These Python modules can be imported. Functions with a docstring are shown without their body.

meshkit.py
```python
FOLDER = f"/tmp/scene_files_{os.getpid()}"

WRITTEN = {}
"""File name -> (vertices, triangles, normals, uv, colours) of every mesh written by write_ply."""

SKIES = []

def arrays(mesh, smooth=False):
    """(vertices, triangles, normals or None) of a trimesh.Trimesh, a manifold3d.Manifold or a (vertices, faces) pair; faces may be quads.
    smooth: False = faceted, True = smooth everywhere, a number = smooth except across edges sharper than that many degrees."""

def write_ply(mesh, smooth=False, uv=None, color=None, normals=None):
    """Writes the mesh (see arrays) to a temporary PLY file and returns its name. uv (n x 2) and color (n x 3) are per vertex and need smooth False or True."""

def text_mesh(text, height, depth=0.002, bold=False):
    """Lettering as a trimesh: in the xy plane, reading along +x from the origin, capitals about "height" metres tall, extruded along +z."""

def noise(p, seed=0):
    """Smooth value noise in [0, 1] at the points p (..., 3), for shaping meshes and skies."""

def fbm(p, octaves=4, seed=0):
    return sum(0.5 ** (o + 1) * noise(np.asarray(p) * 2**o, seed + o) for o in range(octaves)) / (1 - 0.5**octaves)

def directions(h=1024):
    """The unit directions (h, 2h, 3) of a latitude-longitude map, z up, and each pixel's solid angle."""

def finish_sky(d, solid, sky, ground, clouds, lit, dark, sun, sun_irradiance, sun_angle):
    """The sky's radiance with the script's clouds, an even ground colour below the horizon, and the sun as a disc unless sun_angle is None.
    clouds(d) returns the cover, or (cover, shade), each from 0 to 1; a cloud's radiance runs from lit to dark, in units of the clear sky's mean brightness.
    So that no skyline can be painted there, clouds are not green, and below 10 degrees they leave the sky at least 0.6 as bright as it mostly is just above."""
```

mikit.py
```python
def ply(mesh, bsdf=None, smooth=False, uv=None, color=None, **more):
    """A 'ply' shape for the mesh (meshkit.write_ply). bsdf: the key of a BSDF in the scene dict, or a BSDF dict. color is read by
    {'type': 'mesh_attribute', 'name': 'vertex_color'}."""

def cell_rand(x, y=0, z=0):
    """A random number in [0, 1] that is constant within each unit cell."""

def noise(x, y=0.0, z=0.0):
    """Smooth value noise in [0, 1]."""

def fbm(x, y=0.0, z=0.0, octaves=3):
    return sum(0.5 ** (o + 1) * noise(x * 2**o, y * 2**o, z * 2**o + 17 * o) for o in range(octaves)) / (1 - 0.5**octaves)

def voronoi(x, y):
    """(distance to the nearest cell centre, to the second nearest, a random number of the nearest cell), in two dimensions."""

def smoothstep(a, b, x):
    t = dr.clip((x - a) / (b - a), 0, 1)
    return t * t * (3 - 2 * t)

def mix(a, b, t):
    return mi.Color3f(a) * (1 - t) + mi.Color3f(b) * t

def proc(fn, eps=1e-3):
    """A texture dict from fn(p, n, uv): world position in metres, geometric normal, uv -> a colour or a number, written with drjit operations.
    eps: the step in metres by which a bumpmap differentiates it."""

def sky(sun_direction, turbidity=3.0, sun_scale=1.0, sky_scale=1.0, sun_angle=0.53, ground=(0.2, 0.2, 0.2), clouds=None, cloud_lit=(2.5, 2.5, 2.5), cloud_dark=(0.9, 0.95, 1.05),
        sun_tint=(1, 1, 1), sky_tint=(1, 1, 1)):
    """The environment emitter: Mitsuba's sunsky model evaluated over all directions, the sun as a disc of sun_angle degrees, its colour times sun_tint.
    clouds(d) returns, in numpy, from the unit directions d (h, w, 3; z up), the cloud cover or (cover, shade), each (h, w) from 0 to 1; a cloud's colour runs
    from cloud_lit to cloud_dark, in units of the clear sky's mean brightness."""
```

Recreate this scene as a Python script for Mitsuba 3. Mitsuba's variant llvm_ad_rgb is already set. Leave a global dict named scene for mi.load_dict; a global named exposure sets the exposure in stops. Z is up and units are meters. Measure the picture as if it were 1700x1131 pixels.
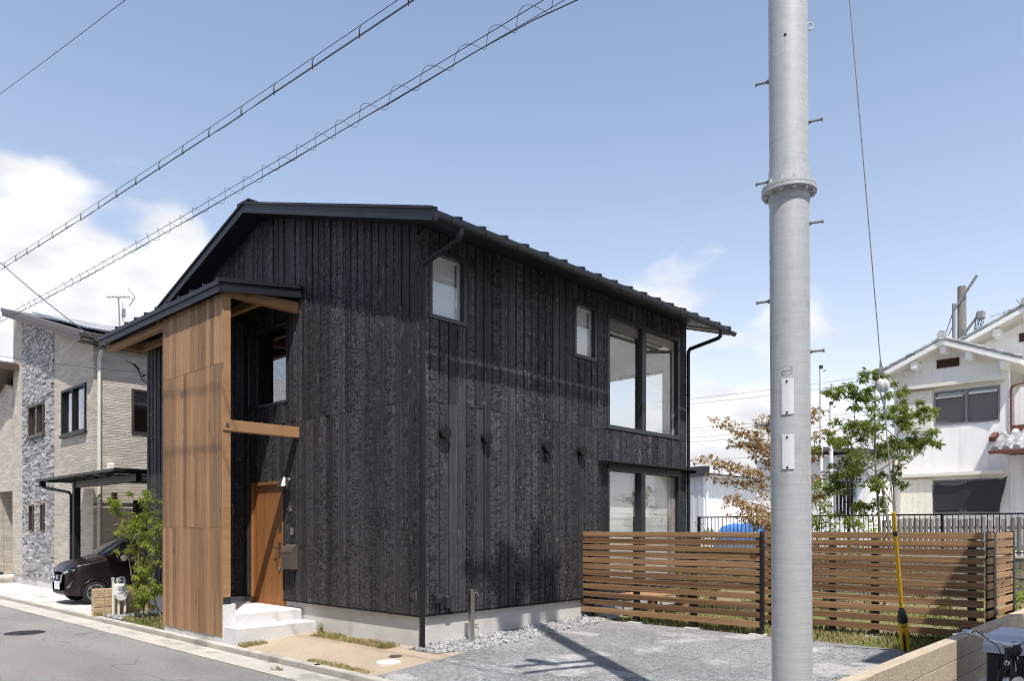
import math, random
import numpy as np, trimesh, drjit as dr, mitsuba as mi, mikit
from mikit import noise, fbm, voronoi, cell_rand, smoothstep, mix, proc
import meshkit
from shapely.geometry import Polygon, box as sbox, MultiPolygon, LineString
from shapely.ops import unary_union

T = mi.ScalarTransform4f
rng = np.random.default_rng(7)
random.seed(7)
scene, labels = {'type': 'scene'}, {}

# ------------------------------------------------------------------ camera, sky, exposure
TH = math.radians(43.259)
CAM = np.array([-6.775, -8.140, 1.65])
FW = np.array([math.cos(TH), math.sin(TH), 0.0])
scene['camera'] = {
    'type': 'perspective', 'fov': 67.85, 'fov_axis': 'x', 'near_clip': 0.05, 'far_clip': 3000.0,
    'principal_point_offset_x': 0.0, 'principal_point_offset_y': -0.2769,
    'to_world': T().look_at(origin=CAM.tolist(), target=(CAM + FW).tolist(), up=[0, 0, 1]),
}
exposure = 1.72
SUN = np.array([-1.0, -1.48, 2.89])


def clouds(d):
    az = np.degrees(np.arctan2(d[..., 1], d[..., 0]))
    el = np.degrees(np.arcsin(np.clip(d[..., 2], -1, 1)))

    def lump(a, e, sa, se):
        da = (az - a + 180) % 360 - 180
        return np.exp(-(da / sa) ** 2 - ((el - e) / se) ** 2)

    # cumulus banks around the horizon, high on the left, lower to the right and behind
    bank = (1.3 * lump(84, 9, 13, 10) + 1.15 * lump(69.5, 9, 8, 8.5) + 0.75 * lump(75.5, 20, 4.5, 3.6) + 0.75 * lump(67, 19, 3.2, 3.0) + 0.5 * lump(63.5, 16, 2.5, 3.0)
            + 0.95 * lump(27, 7.0, 9, 7.5) + 0.50 * lump(32.5, 16.5, 6, 3.0) + 0.40 * lump(24, 14.0, 3.0, 3.0) + 0.5 * lump(24, 2, 30, 4)
            + 1.1 * lump(-33, 12, 12, 8) + 0.5 * lump(-85, 8, 14, 6) + 0.35 * lump(-140, 6, 18, 4) + 0.9 * lump(120, 8, 14, 6) + 0.35 * lump(165, 6, 14, 4))
    p = np.stack([d[..., 0] * 9, d[..., 1] * 9, d[..., 2] * 15], -1)
    n = meshkit.fbm(p, 6, 3)
    fine = meshkit.fbm(p * 2.3 + 7.1, 5, 11)
    v = bank + (n - 0.5) * 1.5 + (fine - 0.5) * 0.5
    cover = np.clip((v - 0.47) / 0.42, 0, 1)
    cover = cover * cover * (3 - 2 * cover) * 0.92
    haze = 0.10 * np.exp(-np.maximum(el, 0) / 9.0)
    cover = np.clip(cover + haze * (1 - cover), 0, 1)
    shade = np.clip((fine - 0.40) * 2.4 + (0.55 - n) * 1.2 + (12 - el) * 0.02, 0, 1) * 0.8
    return cover, shade


scene['sky'] = mikit.sky(SUN / np.linalg.norm(SUN), turbidity=2.0, sun_angle=0.53, clouds=clouds, cloud_lit=(1.85, 1.83, 1.82), cloud_dark=(1.20, 1.22, 1.27), ground=(0.2, 0.2, 0.19), sky_scale=1.85, sky_tint=(1.74, 1.20, 0.92), sun_tint=(0.88, 1.0, 1.22))

# ------------------------------------------------------------------ materials


def rgb(c):
    if c is None:
        return {'type': 'mesh_attribute', 'name': 'vertex_color'}
    return {'type': 'rgb', 'value': list(c)} if not callable(c) else proc(c)


def mat(name, color, rough=0.6, metallic=0.0, spec=0.5, bump=None, two=True, **kw):
    b = {'type': 'principled', 'base_color': rgb(color), 'roughness': float(rough) if not callable(rough) else proc(rough), 'metallic': float(metallic), 'specular': float(spec), **kw}
    if bump:
        b = {'type': 'bumpmap', 'scale': float(bump[1]), 'arbitrary': proc(bump[0], bump[2] if len(bump) > 2 else 1e-3), 'bsdf': b}
        b['map'] = b.pop('arbitrary')
    scene[name] = {'type': 'twosided', 'bsdf': b} if two else b
    return name


def C3(r, g, b):
    return mi.Color3f(r, g, b)


def crackle(p):
    s = p.x - p.y
    b = cell_rand(dr.floor(s / 0.176)) * 40
    w = noise(s * 7, p.z * 2.2, b)
    ripple = noise(s * 17 + w * 2, p.z * 46 + w * 4, b)
    fine = noise(s * 45, p.z * 95, b)
    col = smoothstep(0.18, 0.55, noise(s * 24, p.z * 0.35, b + 3) + 0.5 * (cell_rand(dr.floor(s / 0.176), 7) - 0.45))
    return (0.55 * smoothstep(0.2, 0.8, ripple) + 0.45 * smoothstep(0.15, 0.85, fine)) * col + (0.30 + 0.35 * noise(s * 60, p.z * 5, b)) * (1 - col)


def char_color(p, n, uv):
    s = p.x - p.y
    r = cell_rand(dr.floor(s / 0.176), dr.floor(p.z / 3.44))
    k = crackle(p)
    m = fbm(s * 4.0, p.z * 0.9, 1.0, 3)
    v = 0.039 + 0.034 * r + 0.022 * (m - 0.4)
    edge = dr.abs(s / 0.176 - dr.floor(s / 0.176) - 0.5) * 2
    streak = noise(s * 30, p.z * 0.4, r * 30)
    v = dr.maximum(v, 0.005) * (0.20 + 1.45 * k) * (0.60 + 0.65 * streak) * (1 + 0.45 * smoothstep(0.82, 0.93, edge) * r)
    fleck = smoothstep(0.80, 0.90, noise(s * 34, p.z * 13, 5.0)) * smoothstep(0.5, 0.72, noise(s * 5, p.z * 1.3, 9.0))
    return mix(C3(v * 0.99, v * 0.97, v * 1.03), C3(0.17, 0.155, 0.14), 0.7 * fleck)


mat('charred_wood', char_color, 0.6, spec=0.2, bump=(lambda p, n, uv: crackle(p), 0.006, 2e-3))
mat('char_back', (0.008, 0.008, 0.009), 0.8)


def wood_fn(base, dark, axis, scale=1.0, var=0.5, pitch=0.13, off=0.0):
    def fn(p, n, uv):
        if axis == 'z':
            s, l = p.x - p.y, p.z
            idx = cell_rand(dr.floor((s + off) / pitch), dr.floor((p.z + 0.85) / 2.52))
        else:
            s, l = p.z, p.x - p.y
            idx = cell_rand(dr.floor(p.z / pitch), dr.floor(p.x))
        g = fbm(s * 70 * scale, l * 2.2, idx * 31, 3)
        g2 = noise(s * 14 * scale + idx * 20, l * 0.9, 2.0)
        ring = 0.5 + 0.5 * dr.sin((s * 90 + 4 * noise(s * 6, l * 1.3, idx * 9)) * 2.2)
        t = dr.clip(0.15 + 0.5 * g + 0.35 * (g2 - 0.3) + 0.12 * ring + var * (idx - 0.5), 0, 1)
        knot = smoothstep(0.90, 0.97, noise(s * 11, l * 3.1, idx * 50))
        return mix(mix(dark, base, t), C3(dark[0] * 0.45, dark[1] * 0.42, dark[2] * 0.4), 0.8 * knot)
    return fn


def grain_bump(axis):
    def fn(p, n, uv):
        s, l = (p.x - p.y, p.z) if axis == 'z' else (p.z, p.x - p.y)
        return noise(s * 130, l * 5, 3.0)
    return fn


mat('screen_wood', wood_fn((0.50, 0.295, 0.16), (0.19, 0.106, 0.055), 'z', var=0.62, pitch=0.1372, off=4.393), 0.7, spec=0.3, bump=(grain_bump('z'), 0.0015))
mat('beam_wood', wood_fn((0.46, 0.265, 0.135), (0.27, 0.145, 0.065), 'x', var=0.2, pitch=1.0), 0.65, spec=0.3)
mat('fence_wood', wood_fn((0.43, 0.255, 0.13), (0.13, 0.072, 0.038), 'x', var=0.7, pitch=0.11), 0.75, spec=0.25, bump=(grain_bump('x'), 0.002))
mat('door_wood', wood_fn((0.43, 0.19, 0.066), (0.25, 0.105, 0.036), 'z', var=0.35, pitch=0.149), 0.5, spec=0.4)
mat('soffit_wood', (0.30, 0.27, 0.24), 0.7)
mat('old_board', wood_fn((0.36, 0.33, 0.30), (0.16, 0.145, 0.13), 'z', var=0.6, pitch=0.12), 0.85, spec=0.2)


def concrete_fn(base, amp=0.25, stain=0.3, sc=1.0):
    def fn(p, n, uv):
        q = p * sc
        m = fbm(q.x * 1.3, q.y * 1.3, q.z * 1.3, 4)
        f = noise(q.x * 60, q.y * 60, q.z * 60)
        st = smoothstep(0.55, 0.75, fbm(q.x * 3 + 9, q.y * 3, q.z * 1.2, 3))
        v = 1 + amp * (m - 0.5) * 2 + 0.18 * (f - 0.5)
        return C3(base[0] * v, base[1] * v, base[2] * v) * (1 - stain * st * 0.45)
    return fn


mat('foundation_concrete', concrete_fn((0.60, 0.59, 0.56), 0.16, 0.35), 0.85, spec=0.3)
mat('white_concrete', concrete_fn((0.68, 0.68, 0.67), 0.07, 0.2), 0.85, spec=0.3)
mat('kerb_concrete', concrete_fn((0.45, 0.425, 0.375), 0.24, 0.8), 0.9, spec=0.2)
mat('apron_concrete', concrete_fn((0.50, 0.48, 0.44), 0.16, 0.6), 0.9, spec=0.2)
mat('gutter_concrete', concrete_fn((0.42, 0.40, 0.355), 0.2, 0.7), 0.9, spec=0.2)
mat('pale_bounce_ground', concrete_fn((0.42, 0.40, 0.36), 0.25, 0.5), 0.95, spec=0.1)  # pale ground colour put in to bounce light onto the white house gable
mat('alu_grey', (0.20, 0.205, 0.21), 0.45)


def asphalt(p, n, uv):
    a = cell_rand(dr.floor(p.x * 120), dr.floor(p.y * 120))
    f = noise(p.x * 70, p.y * 70)
    m = fbm(p.x * 0.9, p.y * 0.5, 0.0, 4)
    wear = fbm(p.x * 3.1 + 5, p.y * 0.8, 2.0, 3)
    crack = 1 - smoothstep(0.0, 0.012, dr.abs(fbm(p.x * 0.8 + 3, p.y * 0.55, 4.0, 4) - 0.52)) * 1.0
    v = 0.205 * (0.72 + 0.35 * a + 0.25 * f) * (0.78 + 0.44 * m) * (0.9 + 0.2 * wear)
    v = v * (1 - 0.35 * crack * smoothstep(0.5, 0.6, wear))
    return C3(v * 1.0, v * 0.985, v * 0.95)


mat('asphalt', asphalt, 0.85, spec=0.3, bump=(lambda p, n, uv: noise(p.x * 90, p.y * 90), 0.002))


def aggregate(p, n, uv):
    d1, d2, r = voronoi(p.x * 75, p.y * 75)
    m = fbm(p.x * 1.1, p.y * 1.1, 0.0, 4)
    r2 = noise(p.x * 22, p.y * 22, 3.0)
    v = (0.105 + 0.31 * r) * (0.70 + 0.6 * m) * (0.8 + 0.4 * r2)
    v = v * (0.55 + 0.45 * smoothstep(0.02, 0.22, d2 - d1))
    pale = smoothstep(0.56, 0.74, fbm(p.x * 2.6 + 4, p.y * 1.9, 1.0, 4))
    return mix(C3(v * 0.97, v * 0.985, v * 0.97), C3(0.55, 0.54, 0.51), 0.55 * pale * (0.5 + 0.5 * r2))


mat('aggregate_concrete', aggregate, 0.85, spec=0.3, bump=(lambda p, n, uv: voronoi(p.x * 75, p.y * 75)[0], 0.003))


def tan_paving(p, n, uv):
    m = fbm(p.x * 1.7, p.y * 1.7, 0.0, 4)
    f = cell_rand(dr.floor(p.x * 140), dr.floor(p.y * 140))
    d = smoothstep(0.55, 0.8, fbm(p.x * 5, p.y * 5, 3.0, 3))
    v = (0.85 + 0.3 * m) * (0.85 + 0.3 * f)
    return mix(C3(0.40 * v, 0.325 * v, 0.24 * v), C3(0.34, 0.28, 0.2), 0.4 * d)


mat('tan_paving', tan_paving, 0.9, spec=0.2)


def soil(p, n, uv):
    m = fbm(p.x * 2.1, p.y * 2.1, 0.0, 4)
    f = noise(p.x * 40, p.y * 40)
    return mix(C3(0.20, 0.16, 0.10), C3(0.12, 0.15, 0.045), smoothstep(0.35, 0.65, m)) * (0.7 + 0.6 * f)


mat('soil', soil, 0.95, spec=0.1)
mat('pebble', lambda p, n, uv: C3(0.34, 0.345, 0.34) * (0.35 + 1.3 * cell_rand(dr.floor(p.x * 34), dr.floor(p.y * 34), 2)), 0.8, spec=0.3)
mat('grass_blade', lambda p, n, uv: mix(C3(0.085, 0.13, 0.022), C3(0.34, 0.29, 0.13), smoothstep(0.30, 0.66, fbm(p.x * 1.6, p.y * 1.6, 0.0, 2) * 0.7 + 0.5 * cell_rand(dr.floor(p.x * 60), dr.floor(p.y * 60)))), 0.7, spec=0.2)
mat('dry_grass', lambda p, n, uv: mix(C3(0.40, 0.31, 0.15), C3(0.16, 0.19, 0.04), smoothstep(0.55, 0.75, cell_rand(dr.floor(p.x * 40), dr.floor(p.y * 40)))), 0.8, spec=0.2)


def leafmat(name, a, b, trans=0.6, rough=0.45):
    c = lambda p, n, uv: mix(C3(*a), C3(*b), 0.65 * cell_rand(dr.floor(p.x * 23), dr.floor(p.y * 23), dr.floor(p.z * 23)) + 0.35 * noise(p.x * 3, p.y * 3, p.z * 3))
    scene[name] = {'type': 'principledthin', 'base_color': proc(c), 'roughness': rough, 'diff_trans': trans, 'spec_trans': 0.0}
    return name


leafmat('leaf_green', (0.12, 0.19, 0.035), (0.38, 0.43, 0.12), 1.1)
leafmat('leaf_lime', (0.18, 0.27, 0.035), (0.50, 0.54, 0.14), 1.0)
leafmat('leaf_brown', (0.40, 0.25, 0.10), (0.62, 0.47, 0.25), 0.8)
leafmat('leaf_yellow', (0.16, 0.18, 0.03), (0.34, 0.30, 0.06), 0.8)
mat('bark', lambda p, n, uv: C3(0.20, 0.165, 0.13) * (0.6 + 0.8 * fbm(p.x * 14, p.y * 14, p.z * 5, 3)), 0.9, spec=0.2)

mat('black_metal', (0.013, 0.014, 0.016), 0.45, spec=0.35)
mat('vent_paint', (0.010, 0.011, 0.011), 0.5, spec=0.3)
mat('roof_metal', lambda p, n, uv: C3(0.020, 0.022, 0.028) * (0.8 + 0.5 * fbm(p.x * 2.0, p.y * 2.0, p.z * 2.0, 3)), 0.45, spec=0.32)
mat('dark_frame', (0.028, 0.032, 0.036), 0.42, spec=0.5)
mat('brown_frame', (0.050, 0.036, 0.028), 0.45)
mat('steel', (0.55, 0.54, 0.51), 0.28, metallic=1.0)
mat('bronze', (0.13, 0.095, 0.075), 0.45, metallic=0.5)
mat('galvanised', lambda p, n, uv: C3(0.52, 0.53, 0.53) * (0.80 + 0.12 * fbm(p.x * 7, p.y * 7, p.z * 2.5, 3) + 0.16 * noise(p.x * 6, p.y * 6, p.z * 85) + 0.10 * noise(p.x * 40, p.y * 40, p.z * 160)) * (1 - 0.08 * smoothstep(0.60, 0.78, fbm(p.x * 16, p.y * 16, p.z * 9.0, 4))), 0.55, metallic=0.15, spec=0.5)
mat('plate_white', (0.80, 0.81, 0.82), 0.4)
mat('mailbox_paint', (0.105, 0.083, 0.073), 0.5)
mat('white_paint', (0.78, 0.77, 0.74), 0.6)
mat('blind_fabric', (0.74, 0.75, 0.74), 0.8)
mat('room_white', (0.80, 0.79, 0.76), 0.9)
mat('room_wood', (0.42, 0.30, 0.18), 0.7)
mat('curtain', (0.42, 0.43, 0.45), 0.9)
mat('room_lining', (0.50, 0.48, 0.44), 0.9)
scene['glass'] = {'type': 'thindielectric', 'int_ior': 1.75, 'ext_ior': 1.0, 'specular_transmittance': {'type': 'rgb', 'value': [0.88, 0.90, 0.895]}}
scene['coated_glass'] = {'type': 'thindielectric', 'int_ior': 2.2, 'ext_ior': 1.0}
mat('yellow_plastic', (0.72, 0.42, 0.015), 0.4)
mat('black_plastic', (0.022, 0.022, 0.024), 0.5)
mat('rubber', (0.020, 0.020, 0.021), 0.8)
mat('white_porcelain', (0.80, 0.79, 0.76), 0.15)
mat('cable_black', (0.075, 0.078, 0.088), 0.5)
mat('guy_steel', (0.46, 0.46, 0.47), 0.5)
mat('cable_blue', (0.035, 0.060, 0.095), 0.5)
mat('cable_steel', (0.24, 0.24, 0.245), 0.55)


def siding(p, n, uv):
    s = p.x + p.y
    row = dr.floor(p.z / 0.075)
    h = noise(s * 3.2 + cell_rand(row) * 40, row * 7.3, 1.0)
    v = 0.80 + 0.34 * h + 0.10 * noise(s * 26, p.z * 90)
    gap = smoothstep(0.0, 0.13, dr.abs(p.z / 0.075 - dr.round(p.z / 0.075)))
    pan = smoothstep(0.0, 0.02, dr.abs(p.z / 0.455 - dr.round(p.z / 0.455)))
    v = v * (1 - 0.42 * (1 - gap) * smoothstep(0.35, 0.7, noise(s * 2.1, row * 3.7, 8.0))) * (0.88 + 0.12 * pan)
    return C3(0.50 * v, 0.45 * v, 0.38 * v)


def siding_h(p, n, uv):
    s = p.x + p.y
    row = dr.floor(p.z / 0.075)
    f = p.z / 0.075 - row
    return (0.4 + 0.6 * noise(s * 3.2 + cell_rand(row) * 40, row * 7.3, 1.0)) * smoothstep(0.0, 0.2, f) * (1 - smoothstep(0.8, 1.0, f)) + 0.2 * noise(s * 20, p.z * 60)


mat('tan_siding', siding, 0.85, spec=0.2, bump=(siding_h, 0.016, 4e-3))
mat('stack_stone', lambda p, n, uv: mix(C3(0.165, 0.165, 0.18), C3(0.50, 0.49, 0.49), dr.power(cell_rand(dr.floor(p.z / 0.062), dr.floor((p.y + p.x) / 0.24 + 0.5 * cell_rand(dr.floor(p.z / 0.062)))), 1.3)) * (0.75 + 0.5 * noise(p.y * 22 + p.x * 22, p.z * 60)), 0.85, spec=0.2)
mat('split_block', lambda p, n, uv: C3(0.50, 0.37, 0.235) * (0.6 + 0.5 * fbm(p.x * 9, p.y * 9, p.z * 9, 4) + 0.35 * noise(p.x * 55, p.y * 55, p.z * 55)), 0.9, spec=0.2, bump=(lambda p, n, uv: fbm(p.x * 30, p.y * 30, p.z * 30, 3), 0.02))
mat('grey_block', lambda p, n, uv: C3(0.46, 0.385, 0.29) * (0.45 + 0.45 * fbm(p.x * 3, p.y * 3, p.z * 3, 4) + 0.65 * noise(p.x * 65, p.y * 65, p.z * 65)), 0.9, spec=0.2, bump=(lambda p, n, uv: noise(p.x * 70, p.y * 70, p.z * 70), 0.006))
mat('rough_block', lambda p, n, uv: C3(0.30, 0.265, 0.21) * (0.45 + 0.8 * fbm(p.x * 6, p.y * 6, p.z * 6, 4)) * (0.6 + 0.7 * noise(p.x * 25, p.y * 25, p.z * 25)), 0.95, spec=0.1)
mat('stucco', lambda p, n, uv: C3(0.86, 0.85, 0.825) * (0.93 + 0.08 * fbm(p.x * 1.1, p.y * 1.1, p.z * 1.1, 4)) * (1 - 0.07 * smoothstep(0.56, 0.72, fbm(p.y * 2.5, p.x * 2.5, p.z * 0.5, 3))) * (1 - 0.07 * smoothstep(0.66, 0.85, noise(p.y * 9 + p.x * 9, p.z * 0.35, 4.0))), 0.9, spec=0.2)
mat('cream_paint', (0.70, 0.68, 0.60), 0.7)
mat('roof_tile', lambda p, n, uv: C3(0.36, 0.37, 0.36) * (0.6 + 0.8 * cell_rand(dr.floor(p.x * 3.7), dr.floor(p.y * 3.7), dr.floor(p.z * 3.7))), 0.6, spec=0.4)
mat('brown_metal', (0.13, 0.045, 0.032), 0.45)
mat('rust', (0.06, 0.026, 0.02), 0.85)
mat('net', (0.018, 0.019, 0.022), 0.6)
mat('grey_roof', (0.13, 0.125, 0.125), 0.6)
mat('solar', (0.03, 0.035, 0.06), 0.12, spec=0.9)
mat('corrugated_white', (0.80, 0.81, 0.83), 0.5)
mat('corrugated_grey', (0.42, 0.44, 0.47), 0.5)
mat('tarp', (0.10, 0.27, 0.66), 0.5)
mat('car_paint', (0.016, 0.010, 0.010), 0.28, metallic=0.35, clearcoat=1.0, clearcoat_gloss=0.95)
mat('car_roof', (0.52, 0.48, 0.40), 0.3, clearcoat=1.0, clearcoat_gloss=0.95)
mat('car_glass', (0.035, 0.042, 0.045), 0.03, spec=1.0)
mat('chrome', (0.75, 0.75, 0.76), 0.12, metallic=1.0)
mat('lamp_glass', (0.55, 0.58, 0.62), 0.08, spec=0.8)
mat('lid_white', (0.52, 0.57, 0.66), 0.55)
mat('box_navy', (0.018, 0.022, 0.034), 0.5)
mat('bike_green', (0.007, 0.016, 0.009), 0.35)
mat('stone_tint', None, 0.85, spec=0.2)
scene['smoked_panel'] = {'type': 'thindielectric', 'specular_transmittance': {'type': 'rgb', 'value': [0.42, 0.40, 0.38]}}
mat('sign_line', (0.16, 0.16, 0.16), 0.6)

# ------------------------------------------------------------------ helpers


def uniq(key):
    taken = lambda k: k in scene or k in labels
    if not taken(key):
        return key
    i = 1
    while taken(f'{key}_{i:03d}'):
        i += 1
    return f'{key}_{i:03d}'


def put(key, mesh, m, smooth=False, label=None, kind=None, color=None):
    key = uniq(key)
    scene[key] = mikit.ply(mesh, m, smooth, color=color)
    if label or kind:
        labels[key] = {**({'label': label} if label else {}), **({'kind': kind} if kind else {})}
    return key


def thing(name, label, cat, group=None):
    key = uniq(name)
    labels[key] = {'label': label, 'category': cat, **({'group': group} if group else {})}
    return key


def single(name, mesh, m, label, cat, group=None, smooth=False):
    key = uniq(name)
    scene[key] = mikit.ply(mesh, m, smooth)
    labels[key] = {'label': label, 'category': cat, **({'group': group} if group else {})}
    return key


def struct(name, mesh, m, label, smooth=False, kind='structure'):
    key = uniq(name)
    scene[key] = mikit.ply(mesh, m, smooth)
    labels[key] = {'label': label, 'kind': kind}
    return key


BF = np.array([[0, 2, 3], [0, 3, 1], [4, 5, 7], [4, 7, 6], [0, 1, 5], [0, 5, 4], [2, 6, 7], [2, 7, 3], [0, 4, 6], [0, 6, 2], [1, 3, 7], [1, 7, 5]])


def box(x0, x1, y0, y1, z0, z1):
    x0, x1, y0, y1, z0, z1 = min(x0, x1), max(x0, x1), min(y0, y1), max(y0, y1), min(z0, z1), max(z0, z1)
    v = np.array([[x, y, z] for z in (z0, z1) for y in (y0, y1) for x in (x0, x1)], float)
    return v, BF.copy()


def cbox(x0, x1, y0, y1, z0, z1, c=0.004):
    v = []
    x0, x1, y0, y1, z0, z1 = min(x0, x1), max(x0, x1), min(y0, y1), max(y0, y1), min(z0, z1), max(z0, z1)
    c = min(c, (x1 - x0) * 0.4, (y1 - y0) * 0.4, (z1 - z0) * 0.4)
    for x, sx in ((x0, 1), (x1, -1)):
        for y, sy in ((y0, 1), (y1, -1)):
            for z, sz in ((z0, 1), (z1, -1)):
                v += [[x, y + sy * c, z + sz * c], [x + sx * c, y, z + sz * c], [x + sx * c, y + sy * c, z]]
    h = trimesh.convex.convex_hull(np.array(v))
    return np.array(h.vertices), np.array(h.faces)


def M(*ms):
    vs, fs, at = [], [], 0
    for v, f in ms:
        vs.append(v)
        fs.append(np.asarray(f) + at)
        at += len(v)
    return np.vstack(vs), np.vstack(fs)


def tm(m):
    return np.array(m.vertices), np.array(m.faces)


def frames(p):
    t = np.gradient(p, axis=0)
    t /= np.linalg.norm(t, axis=1, keepdims=True) + 1e-12
    a = np.zeros_like(p)
    u = np.cross(t[0], [0, 0, 1.0] if abs(t[0][2]) < 0.9 else [1.0, 0, 0])
    for i in range(len(p)):
        u = u - t[i] * (u @ t[i])
        u /= np.linalg.norm(u) + 1e-12
        a[i] = u
    return t, a, np.cross(t, a)


def tube(pts, r, n=8, cap=True):
    p = np.asarray(pts, float)
    r = np.broadcast_to(np.asarray(r, float), (len(p),))
    t, a, b = frames(p)
    ang = np.arange(n) * 2 * np.pi / n
    v = p[:, None] + r[:, None, None] * (np.cos(ang)[None, :, None] * a[:, None] + np.sin(ang)[None, :, None] * b[:, None])
    k = len(p)
    i, j = np.meshgrid(np.arange(k - 1), np.arange(n), indexing='ij')
    q0, q1, q2, q3 = i * n + j, i * n + (j + 1) % n, (i + 1) * n + (j + 1) % n, (i + 1) * n + j
    f = np.concatenate([np.stack([q0, q1, q2], -1).reshape(-1, 3), np.stack([q0, q2, q3], -1).reshape(-1, 3)])
    v = v.reshape(-1, 3)
    if cap:
        e0, e1 = v[:n].copy(), v[-n:].copy()
        base = len(v)
        v = np.vstack([v, e0, [p[0]], e1, [p[-1]]])
        jj = np.arange(n)
        f = np.vstack([f, np.stack([base + (jj + 1) % n, base + jj, jj * 0 + base + n], 1), np.stack([base + n + 1 + jj, base + n + 1 + (jj + 1) % n, jj * 0 + base + 2 * n + 1], 1)])
    return v, f


def cyl(p0, p1, r0, r1=None, n=20):
    return tube([p0, p1], [r0, r0 if r1 is None else r1], n)


def ring(c, axis, R, r, n=32, m=8):
    c, axis = np.asarray(c, float), np.asarray(axis, float)
    axis = axis / np.linalg.norm(axis)
    a = np.cross(axis, [0, 0, 1.0] if abs(axis[2]) < 0.9 else [1.0, 0, 0])
    a /= np.linalg.norm(a)
    b = np.cross(axis, a)
    v, f = [], []
    for i in range(n):
        th = 2 * np.pi * i / n
        d = np.cos(th) * a + np.sin(th) * b
        for j in range(m):
            ph = 2 * np.pi * j / m
            v.append(c + d * (R + r * np.cos(ph)) + axis * r * np.sin(ph))
    for i in range(n):
        for j in range(m):
            q = [i * m + j, ((i + 1) % n) * m + j, ((i + 1) % n) * m + (j + 1) % m, i * m + (j + 1) % m]
            f += [[q[0], q[1], q[2]], [q[0], q[2], q[3]]]
    return np.array(v), np.array(f)


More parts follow.
